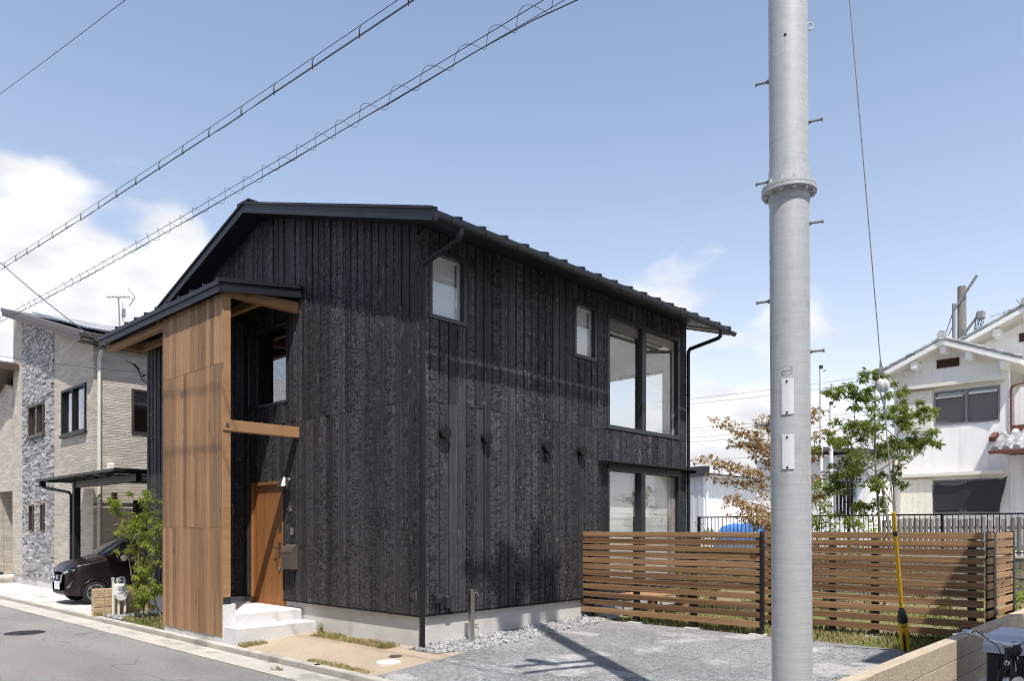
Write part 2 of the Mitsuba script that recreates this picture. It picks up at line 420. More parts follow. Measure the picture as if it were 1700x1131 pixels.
def bar(p0, p1, w, h, up=(0, 0, 1)):
    p0, p1 = np.asarray(p0, float), np.asarray(p1, float)
    t = (p1 - p0) / np.linalg.norm(p1 - p0)
    s = np.cross(t, up)
    s /= np.linalg.norm(s)
    u = np.cross(s, t)
    v = np.array([p + s * w / 2 * a + u * h / 2 * b for p in (p0, p1) for a, b in ((-1, -1), (1, -1), (1, 1), (-1, 1))])
    f = [[0, 3, 2], [0, 2, 1], [4, 5, 6], [4, 6, 7]]
    for k in range(4):
        a, b = k, (k + 1) % 4
        f += [[a, b, b + 4], [a, b + 4, a + 4]]
    f = np.array(f)
    tri = v[f]
    vol = (np.cross(tri[:, 0] - v.mean(0), tri[:, 1] - v.mean(0)) * (tri[:, 2] - v.mean(0))).sum()
    return v, (f if vol > 0 else f[:, ::-1])


class Frame:
    """Local axes of a wall: a along it, b out of it, z up."""

    def __init__(self, plane, at):
        self.plane, self.at = plane, at

    def pt(self, a, b, z):
        return (self.at - b, a, z) if self.plane == 'X' else (a, self.at - b, z)

    def box(self, a0, a1, b0, b1, z0, z1, c=0):
        p, q = self.pt(a0, b0, z0), self.pt(a1, b1, z1)
        g = (p[0], q[0], p[1], q[1], z0, z1)
        return cbox(*g, c) if c else box(*g)

    def prism(self, poly, b0, b1):
        polys = poly.geoms if hasattr(poly, 'geoms') else [poly]
        out = []
        for g in polys:
            if g.is_empty or g.geom_type != 'Polygon' or g.area < 1e-6:
                continue
            m = trimesh.creation.extrude_polygon(g, abs(b1 - b0), engine='earcut')
            v, f = np.array(m.vertices), np.array(m.faces)
            w = v[:, 2] + min(b0, b1)
            if self.plane == 'X':
                out.append((np.stack([self.at - w, v[:, 0], v[:, 1]], 1), f[:, ::-1]))
            else:
                out.append((np.stack([v[:, 0], self.at - w, v[:, 1]], 1), f))
        return M(*out) if out else None

    def sheet(self, a0, a1, b, z0, z1):
        v = np.array([self.pt(a, b, z) for a, z in ((a0, z0), (a1, z0), (a1, z1), (a0, z1))])
        f = np.array([[0, 1, 2], [0, 2, 3]])
        return v, (f[:, ::-1] if self.plane == 'X' else f)


def window(parent, F, a0, a1, z0, z1, splits=(), fw=0.045, proud=0.025, deep=0.07, fm='dark_frame', gm='glass', back=None, name='window', mull=0.05, gb=-0.02, label=None):
    """A framed window: frame, one pane per light, and what hangs behind it."""
    bars = [F.box(a0, a1, -deep, proud, z0, z0 + fw), F.box(a0, a1, -deep, proud, z1 - fw, z1), F.box(a0, a0 + fw, -deep, proud - 0.002, z0 + fw, z1 - fw), F.box(a1 - fw, a1, -deep, proud - 0.002, z0 + fw, z1 - fw)]
    for s in splits:
        bars.append(F.box(s - mull / 2, s + mull / 2, -deep, proud - 0.005, z0 + fw, z1 - fw))
    w = put(f'{parent}__{name}', M(*bars), fm, label=label)
    e = [a0 + fw, *splits, a1 - fw]
    for k in range(len(e) - 1):
        put(f'{w}__pane', F.sheet(e[k] + (mull / 2 if k else 0), e[k + 1] - (mull / 2 if k < len(e) - 2 else 0), gb - 0.012 * (k % 2), z0 + fw, z1 - fw), gm)
    for (nm, m, b0, b1, c0, c1, dep) in back or ():
        put(f'{w}__{nm}', F.box(b0, b1, -dep - 0.01, -dep, c0, c1), m)
    return w


def fixv(m):
    t = trimesh.Trimesh(*m, process=False)
    t.fix_normals()
    return np.array(t.vertices), np.array(t.faces)


def zlot(x):
    return np.interp(x, [-2.0, -1.33, 0.0, 3.7, 12.0], [-0.105, -0.10, 0.0, 0.118, 0.14])


def ground_sheet(poly, zf, off=0.0, step=0.5):
    """A sheet over a plan polygon that follows the height function."""
    v2, f = trimesh.creation.triangulate_polygon(poly, engine='earcut')
    v = np.column_stack([v2, np.zeros(len(v2))])
    if step:
        v, f = trimesh.remesh.subdivide_to_size(v, np.asarray(f), step, max_iter=12)
    v = np.array(v)
    v[:, 2] = (zf(v[:, 0]) if callable(zf) else zf) + off
    f = np.asarray(f)
    n = np.cross(v[f[:, 1]] - v[f[:, 0]], v[f[:, 2]] - v[f[:, 0]])[:, 2]
    f = np.where((n < 0)[:, None], f[:, ::-1], f)
    return v, f


def leaves(pts, size, aspect=0.42, droop=0.3, jitter=0.35, fold=0.25, seed=0):
    """Folded pointed leaves, four triangles each, one at each point."""
    g = np.random.default_rng(seed)
    n = len(pts)
    az = g.uniform(0, 2 * np.pi, n)
    el = g.normal(-droop, 0.45, n)
    d = np.stack([np.cos(az) * np.cos(el), np.sin(az) * np.cos(el), np.sin(el)], 1)
    up = g.normal(0, 0.35, (n, 3)) + [0, 0, 1]
    s = np.cross(d, up)
    s /= np.linalg.norm(s, axis=1, keepdims=True) + 1e-9
    u = np.cross(s, d)
    L = size * g.uniform(1 - jitter, 1 + jitter, n)[:, None]
    W = L * aspect
    p = np.asarray(pts)
    mid = p + d * L * 0.45
    v = np.stack([p, mid + s * W / 2 + u * W * fold, mid - s * W / 2 + u * W * fold, p + d * L - u * L * 0.12, mid], 1).reshape(-1, 3)
    b = np.arange(n)[:, None] * 5
    f = np.concatenate([b + [0, 4, 1], b + [0, 2, 4], b + [4, 3, 1], b + [4, 2, 3]])
    return v, f


def blades(n, region, h, zf, seed=0, w=0.006, lean=0.5):
    """Grass blades on the plan polygon."""
    g = np.random.default_rng(seed)
    x0, y0, x1, y1 = region.bounds
    import shapely
    pts = np.zeros((0, 2))
    while len(pts) < n:
        c = g.uniform([x0, y0], [x1, y1], (n * 2, 2))
        pts = np.vstack([pts, c[shapely.contains_xy(region, c[:, 0], c[:, 1])]])
    pts = pts[:n]
    hh = h * g.uniform(0.4, 1.25, n) * (0.55 + 0.9 * meshkit.noise(np.column_stack([pts * 2.2, np.zeros(n)]), 4))
    az = g.uniform(0, 2 * np.pi, n)
    s = np.stack([-np.sin(az), np.cos(az), 0 * az], 1) * w
    base = np.column_stack([pts, zf(pts[:, 0]) if callable(zf) else np.full(n, zf)])
    ln = np.stack([np.cos(az), np.sin(az), 0 * az], 1) * (hh * lean * g.uniform(0.1, 1.3, n))[:, None]
    tip = base + ln + np.column_stack([0 * hh, 0 * hh, hh])
    midp = base + ln * 0.35 + np.column_stack([0 * hh, 0 * hh, hh * 0.6])
    v = np.stack([base - s, base + s, midp + s * 0.7, midp - s * 0.7, tip], 1).reshape(-1, 3)
    b = np.arange(n)[:, None] * 5
    return v, np.concatenate([b + [0, 1, 2], b + [0, 2, 3], b + [3, 2, 4]])


def curve(p0, p1, sag, n=14, wob=0.0, g=rng):
    t = np.linspace(0, 1, n)[:, None]
    p = np.asarray(p0) * (1 - t) + np.asarray(p1) * t
    p[:, 2] -= sag * 4 * (t * (1 - t))[:, 0]
    if wob:
        w = g.normal(0, wob, (n, 3)) * np.sin(np.pi * t)
        p = p + w
    return p


def pebbles(n, region, size, zf, seed=0):
    import shapely
    g = np.random.default_rng(seed)
    ico = trimesh.creation.icosahedron()
    bv, bf = np.array(ico.vertices), np.array(ico.faces)
    x0, y0, x1, y1 = region.bounds
    pts = np.zeros((0, 2))
    while len(pts) < n:
        c = g.uniform([x0, y0], [x1, y1], (n * 2, 2))
        pts = np.vstack([pts, c[shapely.contains_xy(region, c[:, 0], c[:, 1])]])
    pts = pts[:n]
    s = size * g.lognormal(0, 0.35, n)
    v = bv[None] * (1 + g.normal(0, 0.22, (n, 12, 1)))
    v = v * (s[:, None, None] * g.uniform([0.7, 0.7, 0.45], [1.2, 1.2, 0.8], (n, 1, 3)))
    z = zf(pts[:, 0]) if callable(zf) else np.full(n, zf)
    v = v + np.column_stack([pts, z + s * 0.3])[:, None]
    return v.reshape(-1, 3), (bf[None] + (np.arange(n) * 12)[:, None, None]).reshape(-1, 3)
# ------------------------------------------------------------------ ground, road, lot
P = Polygon
struct('ground', ground_sheet(sbox(-400, -400, 400, 400), -0.62, 0, None), 'soil', 'bare earth of the surrounding plots reaching to the horizon')
struct('road', ground_sheet(sbox(-60, -60, -1.86, 80), -0.165, 0, None), 'asphalt', 'worn grey asphalt road in the lower left of the view')
lot_y0, lot_y1 = -6.0, 8.5
tan_poly = P([(-1.33, 2.9), (-1.33, -0.76), (0.32, -0.80), (0.32, -0.40), (0.03, -0.40), (0.03, 2.9)])
gravel_poly = P([(-0.12, 0.06), (-0.12, -0.50), (0.30, -0.72), (1.1, -0.74), (2.5, -0.62), (3.55, -0.60), (3.9, -0.45), (3.9, 0.06)])
drive_poly = P([(-1.33, -0.76), (-1.33, lot_y0 + 0.02), (3.62, lot_y0 + 0.02), (3.62, -0.55), (3.50, -0.58), (2.5, -0.60), (1.1, -0.72), (0.30, -0.70), (-0.10, -0.79)])
lot_poly = sbox(-1.33, lot_y0 - 0.1, 12.1, lot_y1)
struct('lot_ground', ground_sheet(lot_poly, zlot, -0.03), 'soil', 'brown soil and thin grass of the house plot')
struct('path', ground_sheet(tan_poly, zlot, 0.0), 'tan_paving', 'tan earth paving between the kerb and the entrance steps')
d = put('driveway', M(*[ground_sheet(drive_poly.intersection(c).buffer(-0.006), zlot, 0.004) for c in (
    sbox(-2, -3.37, 1.52, 0), sbox(1.52, -3.37, 4, 0), sbox(-2, -7, 1.52, -3.37), sbox(1.52, -7, 4, -3.37))]), 'aggregate_concrete')
labels[d] = {'label': 'grey exposed aggregate concrete driveway with dark joints beside the house', 'kind': 'structure'}
struct('joint_shade_sheet', ground_sheet(drive_poly.buffer(-0.02), zlot, -0.010), 'soil', 'dark sheet whose colour stands for gap shadow between the driveway slabs')  # dark soil colour painted in for the gap shadow of the joints
struct('gravel', pebbles(5200, gravel_poly, 0.021, zlot, 3), 'pebble', 'crushed grey gravel strip along the foot of the charred wall', kind='stuff')
struct('gravel_bed', ground_sheet(gravel_poly.buffer(0.05), zlot, -0.002), 'pebble', 'grey crushed stone bed under the gravel strip')
meter_bed = P([(-1.30, 6.2), (-0.05, 6.2), (-0.05, 7.5), (-1.30, 7.5)])
struct('gravel', pebbles(900, P([(-1.30, 7.35), (-0.3, 7.35), (-0.3, 8.3), (-1.30, 8.3)]), 0.02, -0.09, 5), 'pebble', 'small patch of grey gravel round the gas meter', kind='stuff')
# kerb stones, gutter slabs
k = uniq('kerb')
labels[k] = {'label': 'low concrete kerb between the gutter and the plots', 'kind': 'structure'}
y, i = -9.0, 0
while y < 26:
    g = rng.normal(0, 0.0025)
    put(f'{k}__kerb_stone', cbox(-1.455 + g, -1.332 + g, y + 0.006, y + 1.194, -0.35, -0.088 + rng.normal(0, 0.0015), 0.012), 'kerb_concrete')
    y += 1.2
g_ = uniq('gutter')
labels[g_] = {'label': 'pale concrete gutter strip along the edge of the asphalt road', 'kind': 'structure'}
y = -9.3
while y < 26:
    a, b = y + 0.004, y + 1.996
    put(f'{g_}__slab', (np.array([[-1.95, a, -0.40], [-1.47, a, -0.40], [-1.47, a, -0.165], [-1.95, a, -0.149], [-1.95, b, -0.40], [-1.47, b, -0.40], [-1.47, b, -0.165], [-1.95, b, -0.149]]),
                    np.array([[3, 6, 7], [3, 2, 6], [0, 2, 3], [0, 1, 2], [4, 7, 6], [4, 6, 5], [0, 3, 7], [0, 7, 4], [1, 5, 6], [1, 6, 2]])), 'gutter_concrete')
    y += 2.0
struct('parking_pavement', ground_sheet(sbox(-1.33, 8.48, 9, 30), -0.125, 0, None), 'apron_concrete', 'pale concrete forecourt in front of the tan house')
struct('side_pavement', ground_sheet(sbox(-1.33, -16, 12.1, -6.1), -0.02, 0, None), 'kerb_concrete', 'grey concrete strip behind the low block wall at the right')
struct('upper_ground', box(12.12, 160, -70, 90, -0.6, 1.0), 'pale_bounce_ground', 'raised ground behind the back garden, coloured pale to bounce light')  # acts as an added reflector for the shaded white gable
# lawn and rough grass of the garden
garden = sbox(3.64, lot_y0 + 0.05, 11.9, 6.0).difference(sbox(3.0, -0.4, 7.4, 6.1))
struct('lawn', ground_sheet(garden, zlot, -0.012), 'soil', 'garden soil behind the slatted fences')
struct('grass', M(blades(8000, sbox(3.66, -5.9, 5.0, -0.75), 0.075, zlot, 1), blades(2600, sbox(5.0, -5.9, 9.5, -0.6), 0.08, zlot, 2, 0.008)), 'grass_blade', 'green and yellowing garden grass behind the slatted fences', kind='stuff')
struct('grass', blades(3200, sbox(-1.28, 5.35, -0.5, 7.3), 0.11, -0.085, 3), 'grass_blade', 'small patch of green grass under the bamboo-like shrub', kind='stuff')
for lab, reg, n, h, m_, sd in (
        ('green weed tuft on the kerb in front of the white entrance steps', sbox(-1.36, 2.36, -0.95, 2.56), 420, 0.085, 'grass_blade', 11),
        ('dry straw-coloured weeds along the foundation right of the entrance steps', sbox(-0.30, 0.35, -0.04, 2.3), 1700, 0.055, 'dry_grass', 12),
        ('small fresh green tuft beside the downpipe at the house corner', sbox(-0.32, 0.35, -0.12, 0.55), 160, 0.10, 'grass_blade', 13),
        ('lone green weed sprout at the right end of the white entrance steps', sbox(-0.10, 2.30, -0.02, 2.40), 50, 0.15, 'grass_blade', 14),
        ('dry weed fringe along the kerb edge of the tan paving', sbox(-1.33, -0.6, -1.2, 0.75), 650, 0.045, 'dry_grass', 15),
        ('small weed growing from the gutter joint', sbox(-1.80, 0.62, -1.70, 0.8), 45, 0.09, 'grass_blade', 16),
        ('tiny weeds at the front foot of the tan block wall', sbox(-1.45, 8.20, -1.30, 8.34), 60, 0.10, 'dry_grass', 17)):
    z = -0.10 if sd == 17 else (-0.16 if sd == 16 else zlot)
    single('weed_clump', blades(n, reg, h, z, sd, 0.004, 0.9), m_, lab, 'weed', 'weeds by the house and kerb')
single('manhole_cover', cyl((-2.93, 7.15, -0.17), (-2.93, 7.15, -0.159), 0.31, n=40), 'black_metal', 'round dark manhole cover in the asphalt road', 'manhole cover')
single('drain_lid', cyl((-0.775, -0.33, -0.07), (-0.775, -0.33, -0.045), 0.155, n=36), 'white_paint', 'round white drain lid in the tan paving', 'drain lid')
single('drain_lid', cyl((-0.50, -0.12, -0.05), (-0.50, -0.12, -0.028), 0.085, n=28), 'bronze', 'small dark drain lid in the tan paving behind the white one', 'drain lid')
single('drain_lid', cyl((-1.39, 0.35, -0.10), (-1.39, 0.35, -0.084), 0.04, n=20), 'black_metal', 'tiny dark marker disc set in the kerb top', 'kerb marker')

# ------------------------------------------------------------------ the charred timber house
RZ, RY, SL = 7.25, 4.19, 0.305
roof_z = lambda y: RZ - SL * abs(y - RY)
house = thing('charred_timber_house', 'two-storey house clad in black charred vertical boards with low gable roof', 'house')
GX, GY = Frame('X', 0.0), Frame('Y', 0.0)
LG, LS = 8.4, 7.09
gable = P([(0, 0.43), (LG, 0.43), (LG, roof_z(LG) - 0.12), (RY, RZ - 0.12), (0, roof_z(0) - 0.12)])
side = sbox(0, 0.43, LS, roof_z(0) - 0.13)
g_win, g_door = (3.40, 3.79, 4.80, 5.19), (3.56, 0.335, 4.65, 2.45)
s_w1, s_w2, s_big, s_low = (0.165, 4.61, 0.885, 5.60), (3.40, 4.60, 4.04, 5.56), (4.34, 3.46, 6.82, 5.53), (4.34, 0.60, 6.84, 2.78)
hole = lambda *r: unary_union([sbox(*q) for q in r])
gh, sh = hole(g_win, g_door), hole(s_w1, s_w2, s_big, s_low)
wall = put(f'{house}__wall', M(GX.prism(gable.difference(gh), -0.16, -0.002), GY.prism(sbox(0.005, 0.43, LS, roof_z(0) - 0.13).difference(sh), -0.16, -0.003)), 'char_back')
fx = Frame('X', LS)
far = P([(0, 0.43), (LG, 0.43), (LG, roof_z(LG) - 0.12), (RY, RZ - 0.12), (0, roof_z(0) - 0.12)]).difference(sbox(0.45, 3.45, 3.6, 4.98))
put(f'{house}__wall', M(fx.prism(far, 0, 0.14), box(0.1, LS, LG - 0.14, LG, 0.43, roof_z(LG) - 0.12)), 'char_back')


def lipped(F, a0, a1, zb, zt, th):
    """A board with a narrow proud lip along its lower-coordinate edge; zb and zt give the height of its ends at a."""
    sec = [(a0, 0.0), (a1, 0.0), (a1, th), (a0 + 0.032, th), (a0 + 0.026, th + 0.013), (a0 + 0.004, th + 0.013), (a0, th + 0.009)]
    n = len(sec)
    v = np.array([F.pt(a, b, zb(a)) for a, b in sec] + [F.pt(a, b, zt(a)) for a, b in sec])
    cap = [[0, 1, 2], [0, 2, 3], [0, 3, 4], [0, 4, 5], [0, 5, 6]]
    f = [[i, (i + 1) % n, n + (i + 1) % n] for i in range(n)] + [[i, n + (i + 1) % n, n + i] for i in range(n)]
    f += [[c[0], c[2], c[1]] for c in cap] + [[n + c[0], n + c[1], n + c[2]] for c in cap]
    return fixv((v, np.array(f)))


def boards(F, outline, holes, length, splits, top, seed, parent, a=0.0):
    g = np.random.default_rng(seed)
    while a < length:
        w = 0.176
        e = min(a + w, length)
        for z0, z1 in splits:
            gap = 0.0055
            dz = g.normal(0, 0.002)
            strip = sbox(a + gap, z0 + 0.001 + dz, e - gap, z1 - 0.001 + dz).intersection(outline).difference(holes)
            for piece in (strip.geoms if hasattr(strip, 'geoms') else [strip]):
                if piece.area > 0.002:
                    th = 0.017 + g.uniform(0, 0.009)
                    x0, y0, x1, y1 = piece.bounds
                    cs = np.array(piece.exterior.coords)[:-1]
                    lo = sorted({(round(c[0], 5), c[1]) for c in cs if c[1] < (y0 + y1) / 2})
                    hi = sorted({(round(c[0], 5), c[1]) for c in cs if c[1] >= (y0 + y1) / 2})
                    if x1 - x0 > 0.06 and len(piece.interiors) == 0 and len(lo) == 2 and len(hi) == 2 and abs(lo[0][0] - hi[0][0]) < 1e-3 and abs(lo[1][0] - hi[1][0]) < 1e-3:
                        zi = lambda q: (lambda t: np.interp(t, [q[0][0], q[1][0]], [q[0][1], q[1][1]]))
                        put(f'{parent}__board', lipped(F, x0, x1, zi(lo), zi(hi), th), 'charred_wood')
                    else:
                        put(f'{parent}__board', F.prism(piece, 0.0, th), 'charred_wood')
        a += w


fit_hole = lambda *r: unary_union([sbox(q[0] - 0.012, q[1] - 0.012, q[2] + 0.012, q[3] + 0.012) for q in r])
boards(GX, gable, fit_hole(g_win, g_door), LG, ((0.455, 3.4385), (3.4415, 8)), 8, 21, wall)
boards(GY, side, fit_hole(s_w1, s_w2, s_big, s_low), LS, ((0.455, 3.4385), (3.4415, 8)), 8, 22, wall)
put(f'{house}__flashing', M(GX.box(-0.02, 2.95, 0.0, 0.034, 0.432, 0.447), GY.box(-0.034, LS, 0.0, 0.034, 0.430, 0.445), GX.box(4.66, LG, 0.0, 0.034, 0.432, 0.447)), 'black_metal')
put(f'{house}__corner_trim', box(-0.026, -0.002, -0.026, -0.002, 0.45, 5.70), 'charred_wood')
put(f'{house}__foundation', M(box(0.035, LS - 0.03, 0.035, 0.25, -0.4, 0.428), box(0.037, 0.25, 0.25, LG - 0.03, -0.4, 0.428), box(LS - 0.25, LS - 0.032, 0.25, LG - 0.03, -0.4, 0.428), box(0.25, LS - 0.25, LG - 0.25, LG - 0.032, -0.4, 0.426)), 'foundation_concrete')

# closet bay beside the entrance
BX, BY0, BY1 = -0.56, 4.93, 7.90
bay = put(f'{house}__bay', box(BX + 0.002, -0.03, BY0 + 0.002, BY1, 0.43, 5.42), 'char_back')
boards(Frame('X', BX), sbox(BY0, 0.43, BY1, 5.43), Polygon(), BY1, ((0.455, 3.4385), (3.4415, 8)), 8, 23, bay, BY0)
boards(Frame('Y', BY0), sbox(BX, 0.43, -0.03, 5.43), Polygon(), -0.03, ((0.455, 3.4385), (3.4415, 8)), 8, 24, bay, BX)
put(f'{house}__foundation', box(BX + 0.035, 0.04, BY0 + 0.03, BY1 - 0.03, -0.4, 0.427), 'foundation_concrete')
put(f'{house}__bay_corner', box(BX - 0.028, BX, BY0 - 0.028, BY0, 0.45, 5.43), 'charred_wood')

# rooms behind the glass
put(f'{house}__room_lining', M(GX.prism(gable.difference(gh), -0.18, -0.163), GY.prism(sbox(0.19, 0.43, LS - 0.15, roof_z(0) - 0.13).difference(sh), -0.18, -0.164)), 'room_lining')
put(f'{house}__room_floor', M(box(0.17, 6.94, 0.17, 8.2, 3.05, 3.2), box(0.17, 6.94, 0.17, 8.2, 0.42, 0.5)), 'room_wood')
put(f'{house}__room_wall', M(box(4.1, 4.16, 0.17, 4.3, 3.2, 5.95), box(4.16, 6.94, 4.2, 4.3, 3.2, 7.0), box(6.93, 6.948, 0.17, 0.45, 3.2, 5.8), box(6.93, 6.948, 3.6, 4.2, 3.2, 6.0), box(6.93, 6.948, 0.45, 3.6, 4.98, 5.9),
                             box(0.17, 4.1, 2.2, 2.28, 3.2, 6.2), box(4.1, 4.16, 0.17, 4.3, 0.5, 3.05), box(4.16, 6.94, 3.2, 3.3, 0.5, 3.05)), 'room_white')
put(f'{house}__room_ceiling', bar((5.53, 0.16, 5.66), (5.53, 4.2, 6.89), 2.76, 0.03), 'room_wood')
fw = put(f'{house}__window', M(fx.box(0.45, 3.6, 0.0, 0.10, 3.45, 3.5), fx.box(0.45, 3.6, 0.0, 0.10, 4.93, 4.98), fx.box(2.0, 2.06, 0.01, 0.09, 3.5, 4.93), fx.box(0.45, 0.5, 0.01, 0.09, 3.5, 4.93), fx.box(3.55, 3.6, 0.01, 0.09, 3.5, 4.93)), 'dark_frame')
put(f'{fw}__pane', fx.sheet(0.5, 3.55, 0.05, 3.5, 4.93), 'glass')

# roof
ox, oy = 0.40, 0.78
yR, yL = -oy, 9.15
th = 0.115


def slab(x0, x1, ya, yb, top=0.0, t=th):
    v = np.array([[x, y, roof_z(y) + top - dz] for x in (x0, x1) for y in (ya, yb) for dz in (t, 0.0)])
    return v, np.array([[0, 1, 3], [0, 3, 2], [4, 6, 7], [4, 7, 5], [0, 4, 5], [0, 5, 1], [2, 3, 7], [2, 7, 6], [1, 5, 7], [1, 7, 3], [0, 2, 6], [0, 6, 4]])




xr0, xr1 = -ox, 7.50
roof = put(f'{house}__roof', M(fixv(slab(xr0, xr1, yR, RY)), fixv(slab(xr0, xr1, RY, yL))), 'roof_metal')
x = xr0 + 0.03
while x < xr1:
    put(f'{roof}__seam', M(bar((x, yR - 0.015, roof_z(yR - 0.015) + 0.014), (x, RY, RZ + 0.014), 0.034, 0.036), bar((x, RY, RZ + 0.018), (x, yL, roof_z(yL) + 0.014), 0.034, 0.036)), 'roof_metal')
    x += 0.4375
put(f'{roof}__ridge_cap', M(bar((xr0 - 0.03, RY - 0.10, RZ + 0.02), (xr1 + 0.03, RY - 0.10, RZ + 0.02), 0.20, 0.03), bar((xr0 - 0.03, RY + 0.10, RZ + 0.022), (xr1 + 0.03, RY + 0.10, RZ + 0.022), 0.20, 0.03)), 'roof_metal')
for xa, nm in ((xr0, 'gable'), (xr1, 'far')):
    for ya, yb in ((yR, RY), (RY, yL)):
        put(f'{roof}__fascia', bar((xa, ya, roof_z(ya) - 0.075), (xa, yb, roof_z(yb) - 0.075), 0.035, 0.15), 'roof_metal')
        put(f'{roof}__drip_edge', bar((xa - 0.012 * (1 if xa < 0 else -1), ya, roof_z(ya) + 0.012), (xa - 0.012 * (1 if xa < 0 else -1), yb, roof_z(yb) + 0.012), 0.06, 0.035), 'roof_metal')
put(f'{roof}__soffit', bar((7.29, -0.74, roof_z(-0.74) - 0.128), (7.29, 3.9, roof_z(3.9) - 0.128), 0.38, 0.012), 'soffit_wood')
# gutter: a U trough along the eave, with brackets
gz, gy = 5.62, -0.86
prof = np.array([[gy + 0.055 * math.cos(t), gz + 0.07 * math.sin(t)] for t in np.linspace(math.pi, 2 * math.pi, 11)])
inn = np.array([[gy + 0.050 * math.cos(t), gz + 0.063 * math.sin(t)] for t in np.linspace(2 * math.pi, math.pi, 11)])
put(f'{house}__gutter', fixv(tm(trimesh.creation.extrude_polygon(P(np.vstack([prof, inn])), xr1 - xr0 + 0.06).apply_transform(np.array([[0, 0, 1, xr0 - 0.03], [1, 0, 0, 0], [0, 1, 0, 0], [0, 0, 0, 1]])))), 'black_metal', 40)
for x in np.arange(xr0 + 0.2, xr1, 0.62):
    put(f'{house}__gutter_bracket', M(box(x - 0.012, x + 0.012, gy - 0.058, gy + 0.09, gz + 0.001, gz + 0.012), box(x - 0.012, x + 0.012, gy - 0.062, gy - 0.056, gz - 0.05, gz + 0.012)), 'black_metal')
px = -0.015
put(f'{house}__downpipe', tube([(px, gy, 5.585), (px, gy, 5.50), (px, gy + 0.02, 5.455), (px, gy + 0.06, 5.43), (px, -0.15, 5.285), (px, -0.105, 5.255), (px, -0.09, 5.20), (px, -0.09, -0.03)], 0.037, 14), 'black_metal', True)
for z in (1.1, 2.9, 4.7):
    put(f'{house}__downpipe_clip', M(ring((px, -0.09, z), (0, 0, 1), 0.037, 0.006, 20, 6), box(px + 0.01, px + 0.03, -0.06, 0.0, z - 0.008, z + 0.008)), 'black_metal')
px2 = 7.07
put(f'{house}__downpipe', tube([(px2 - 0.1, gy, 5.585), (px2 - 0.1, gy, 5.50), (px2 - 0.1, gy + 0.02, 5.455), (px2 - 0.09, gy + 0.06, 5.43), (px2, -0.12, 5.34), (px2, -0.085, 5.30), (px2, -0.075, 5.24), (px2, -0.075, 0.12)], 0.037, 14), 'black_metal', True)
for z in (2.6, 4.4):
    put(f'{house}__downpipe_clip', M(ring((px2, -0.075, z), (0, 0, 1), 0.037, 0.006, 20, 6), box(px2 - 0.012, px2 + 0.012, -0.05, 0.0, z - 0.008, z + 0.008)), 'black_metal')

# windows of the side wall and of the gable
for q, lab in ((s_w1, 'small square window at the house corner with white roller blind'), (s_w2, 'small window beside the large upper window with white roller blind')):
    w = window(house, GY, q[0], q[2], q[1], q[3], fw=0.06, proud=0.032, deep=0.12, gb=-0.045, label=lab,
               back=(('blind', 'blind_fabric', q[0] + 0.06, q[2] - 0.13, q[1] + 0.05, q[3] - 0.06, 0.10), ('lining', 'room_white', q[0], q[2], q[1] - 0.02, q[3], 0.26)))
    put(f'{w}__inner_frame', M(GY.box(q[2] - 0.10, q[2] - 0.06, -0.11, -0.06, q[1] + 0.06, q[3] - 0.06), GY.box(q[0] + 0.06, q[2] - 0.10, -0.09, -0.07, q[3] - 0.10, q[3] - 0.06)), 'white_paint')
    put(f'{w}__handle', GY.box(q[2] - 0.125, q[2] - 0.108, -0.09, -0.06, (q[1] + q[3]) / 2 - 0.22, (q[1] + q[3]) / 2 - 0.07), 'white_paint')
w = window(house, GY, s_big[0], s_big[2], s_big[1], s_big[3], splits=(5.52,), fw=0.075, mull=0.13, proud=0.035, deep=0.14, gb=-0.05, label='large two-pane upper window reflecting the clouds')
put(f'{w}__inner_frame', M(GY.box(s_big[0] + 0.075, s_big[2] - 0.075, -0.135, -0.06, s_big[3] - 0.24, s_big[3] - 0.075), GY.box(s_big[2] - 0.16, s_big[2] - 0.076, -0.135, -0.06, s_big[1] + 0.075, s_big[3] - 0.24)), 'soffit_wood')
put(f'{w}__blind', M(GY.box(s_big[0] + 0.1, s_big[2] - 0.1, -0.20, -0.15, s_big[3] - 0.26, s_big[3] - 0.17)), 'white_paint')
w = window(house, GY, s_low[0], s_low[2], s_low[1], s_low[3], splits=(5.50,), fw=0.07, mull=0.13, proud=0.035, deep=0.14, gb=-0.05, label='large two-pane garden window with white blinds under a thin metal canopy')
for a0, a1 in ((s_low[0] + 0.05, 5.43), (5.54, s_low[2] - 0.16)):
    b = put(f'{w}__blind', GY.box(a0, a1, -0.172, -0.164, 0.66, 2.74), 'blind_fabric')
    z = 0.75
    while z < 2.7:
        put(f'{b}__slat', GY.box(a0, a1, -0.164, -0.158, z, z + 0.004), 'curtain')
        z += 0.12
put(f'{w}__inner_frame', GY.box(s_low[2] - 0.20, s_low[2] - 0.072, -0.135, -0.06, 0.67, 2.7), 'soffit_wood')
put(f'{house}__canopy', M(GY.box(4.07, 7.14, 0.0, 0.235, 2.838, 2.856), GY.box(4.07, 4.085, 0.0, 0.22, 2.79, 2.837), GY.box(7.125, 7.14, 0.0, 0.22, 2.79, 2.837), GY.box(4.36, 6.83, 0.026, 0.05, 2.74, 2.835)), 'black_metal')
w = window(house, GX, g_win[0], g_win[2], g_win[1], g_win[3], fw=0.05, proud=0.034, deep=0.14, gb=0.016, gm='coated_glass', label='large square fixed window above the front door in the porch shade')
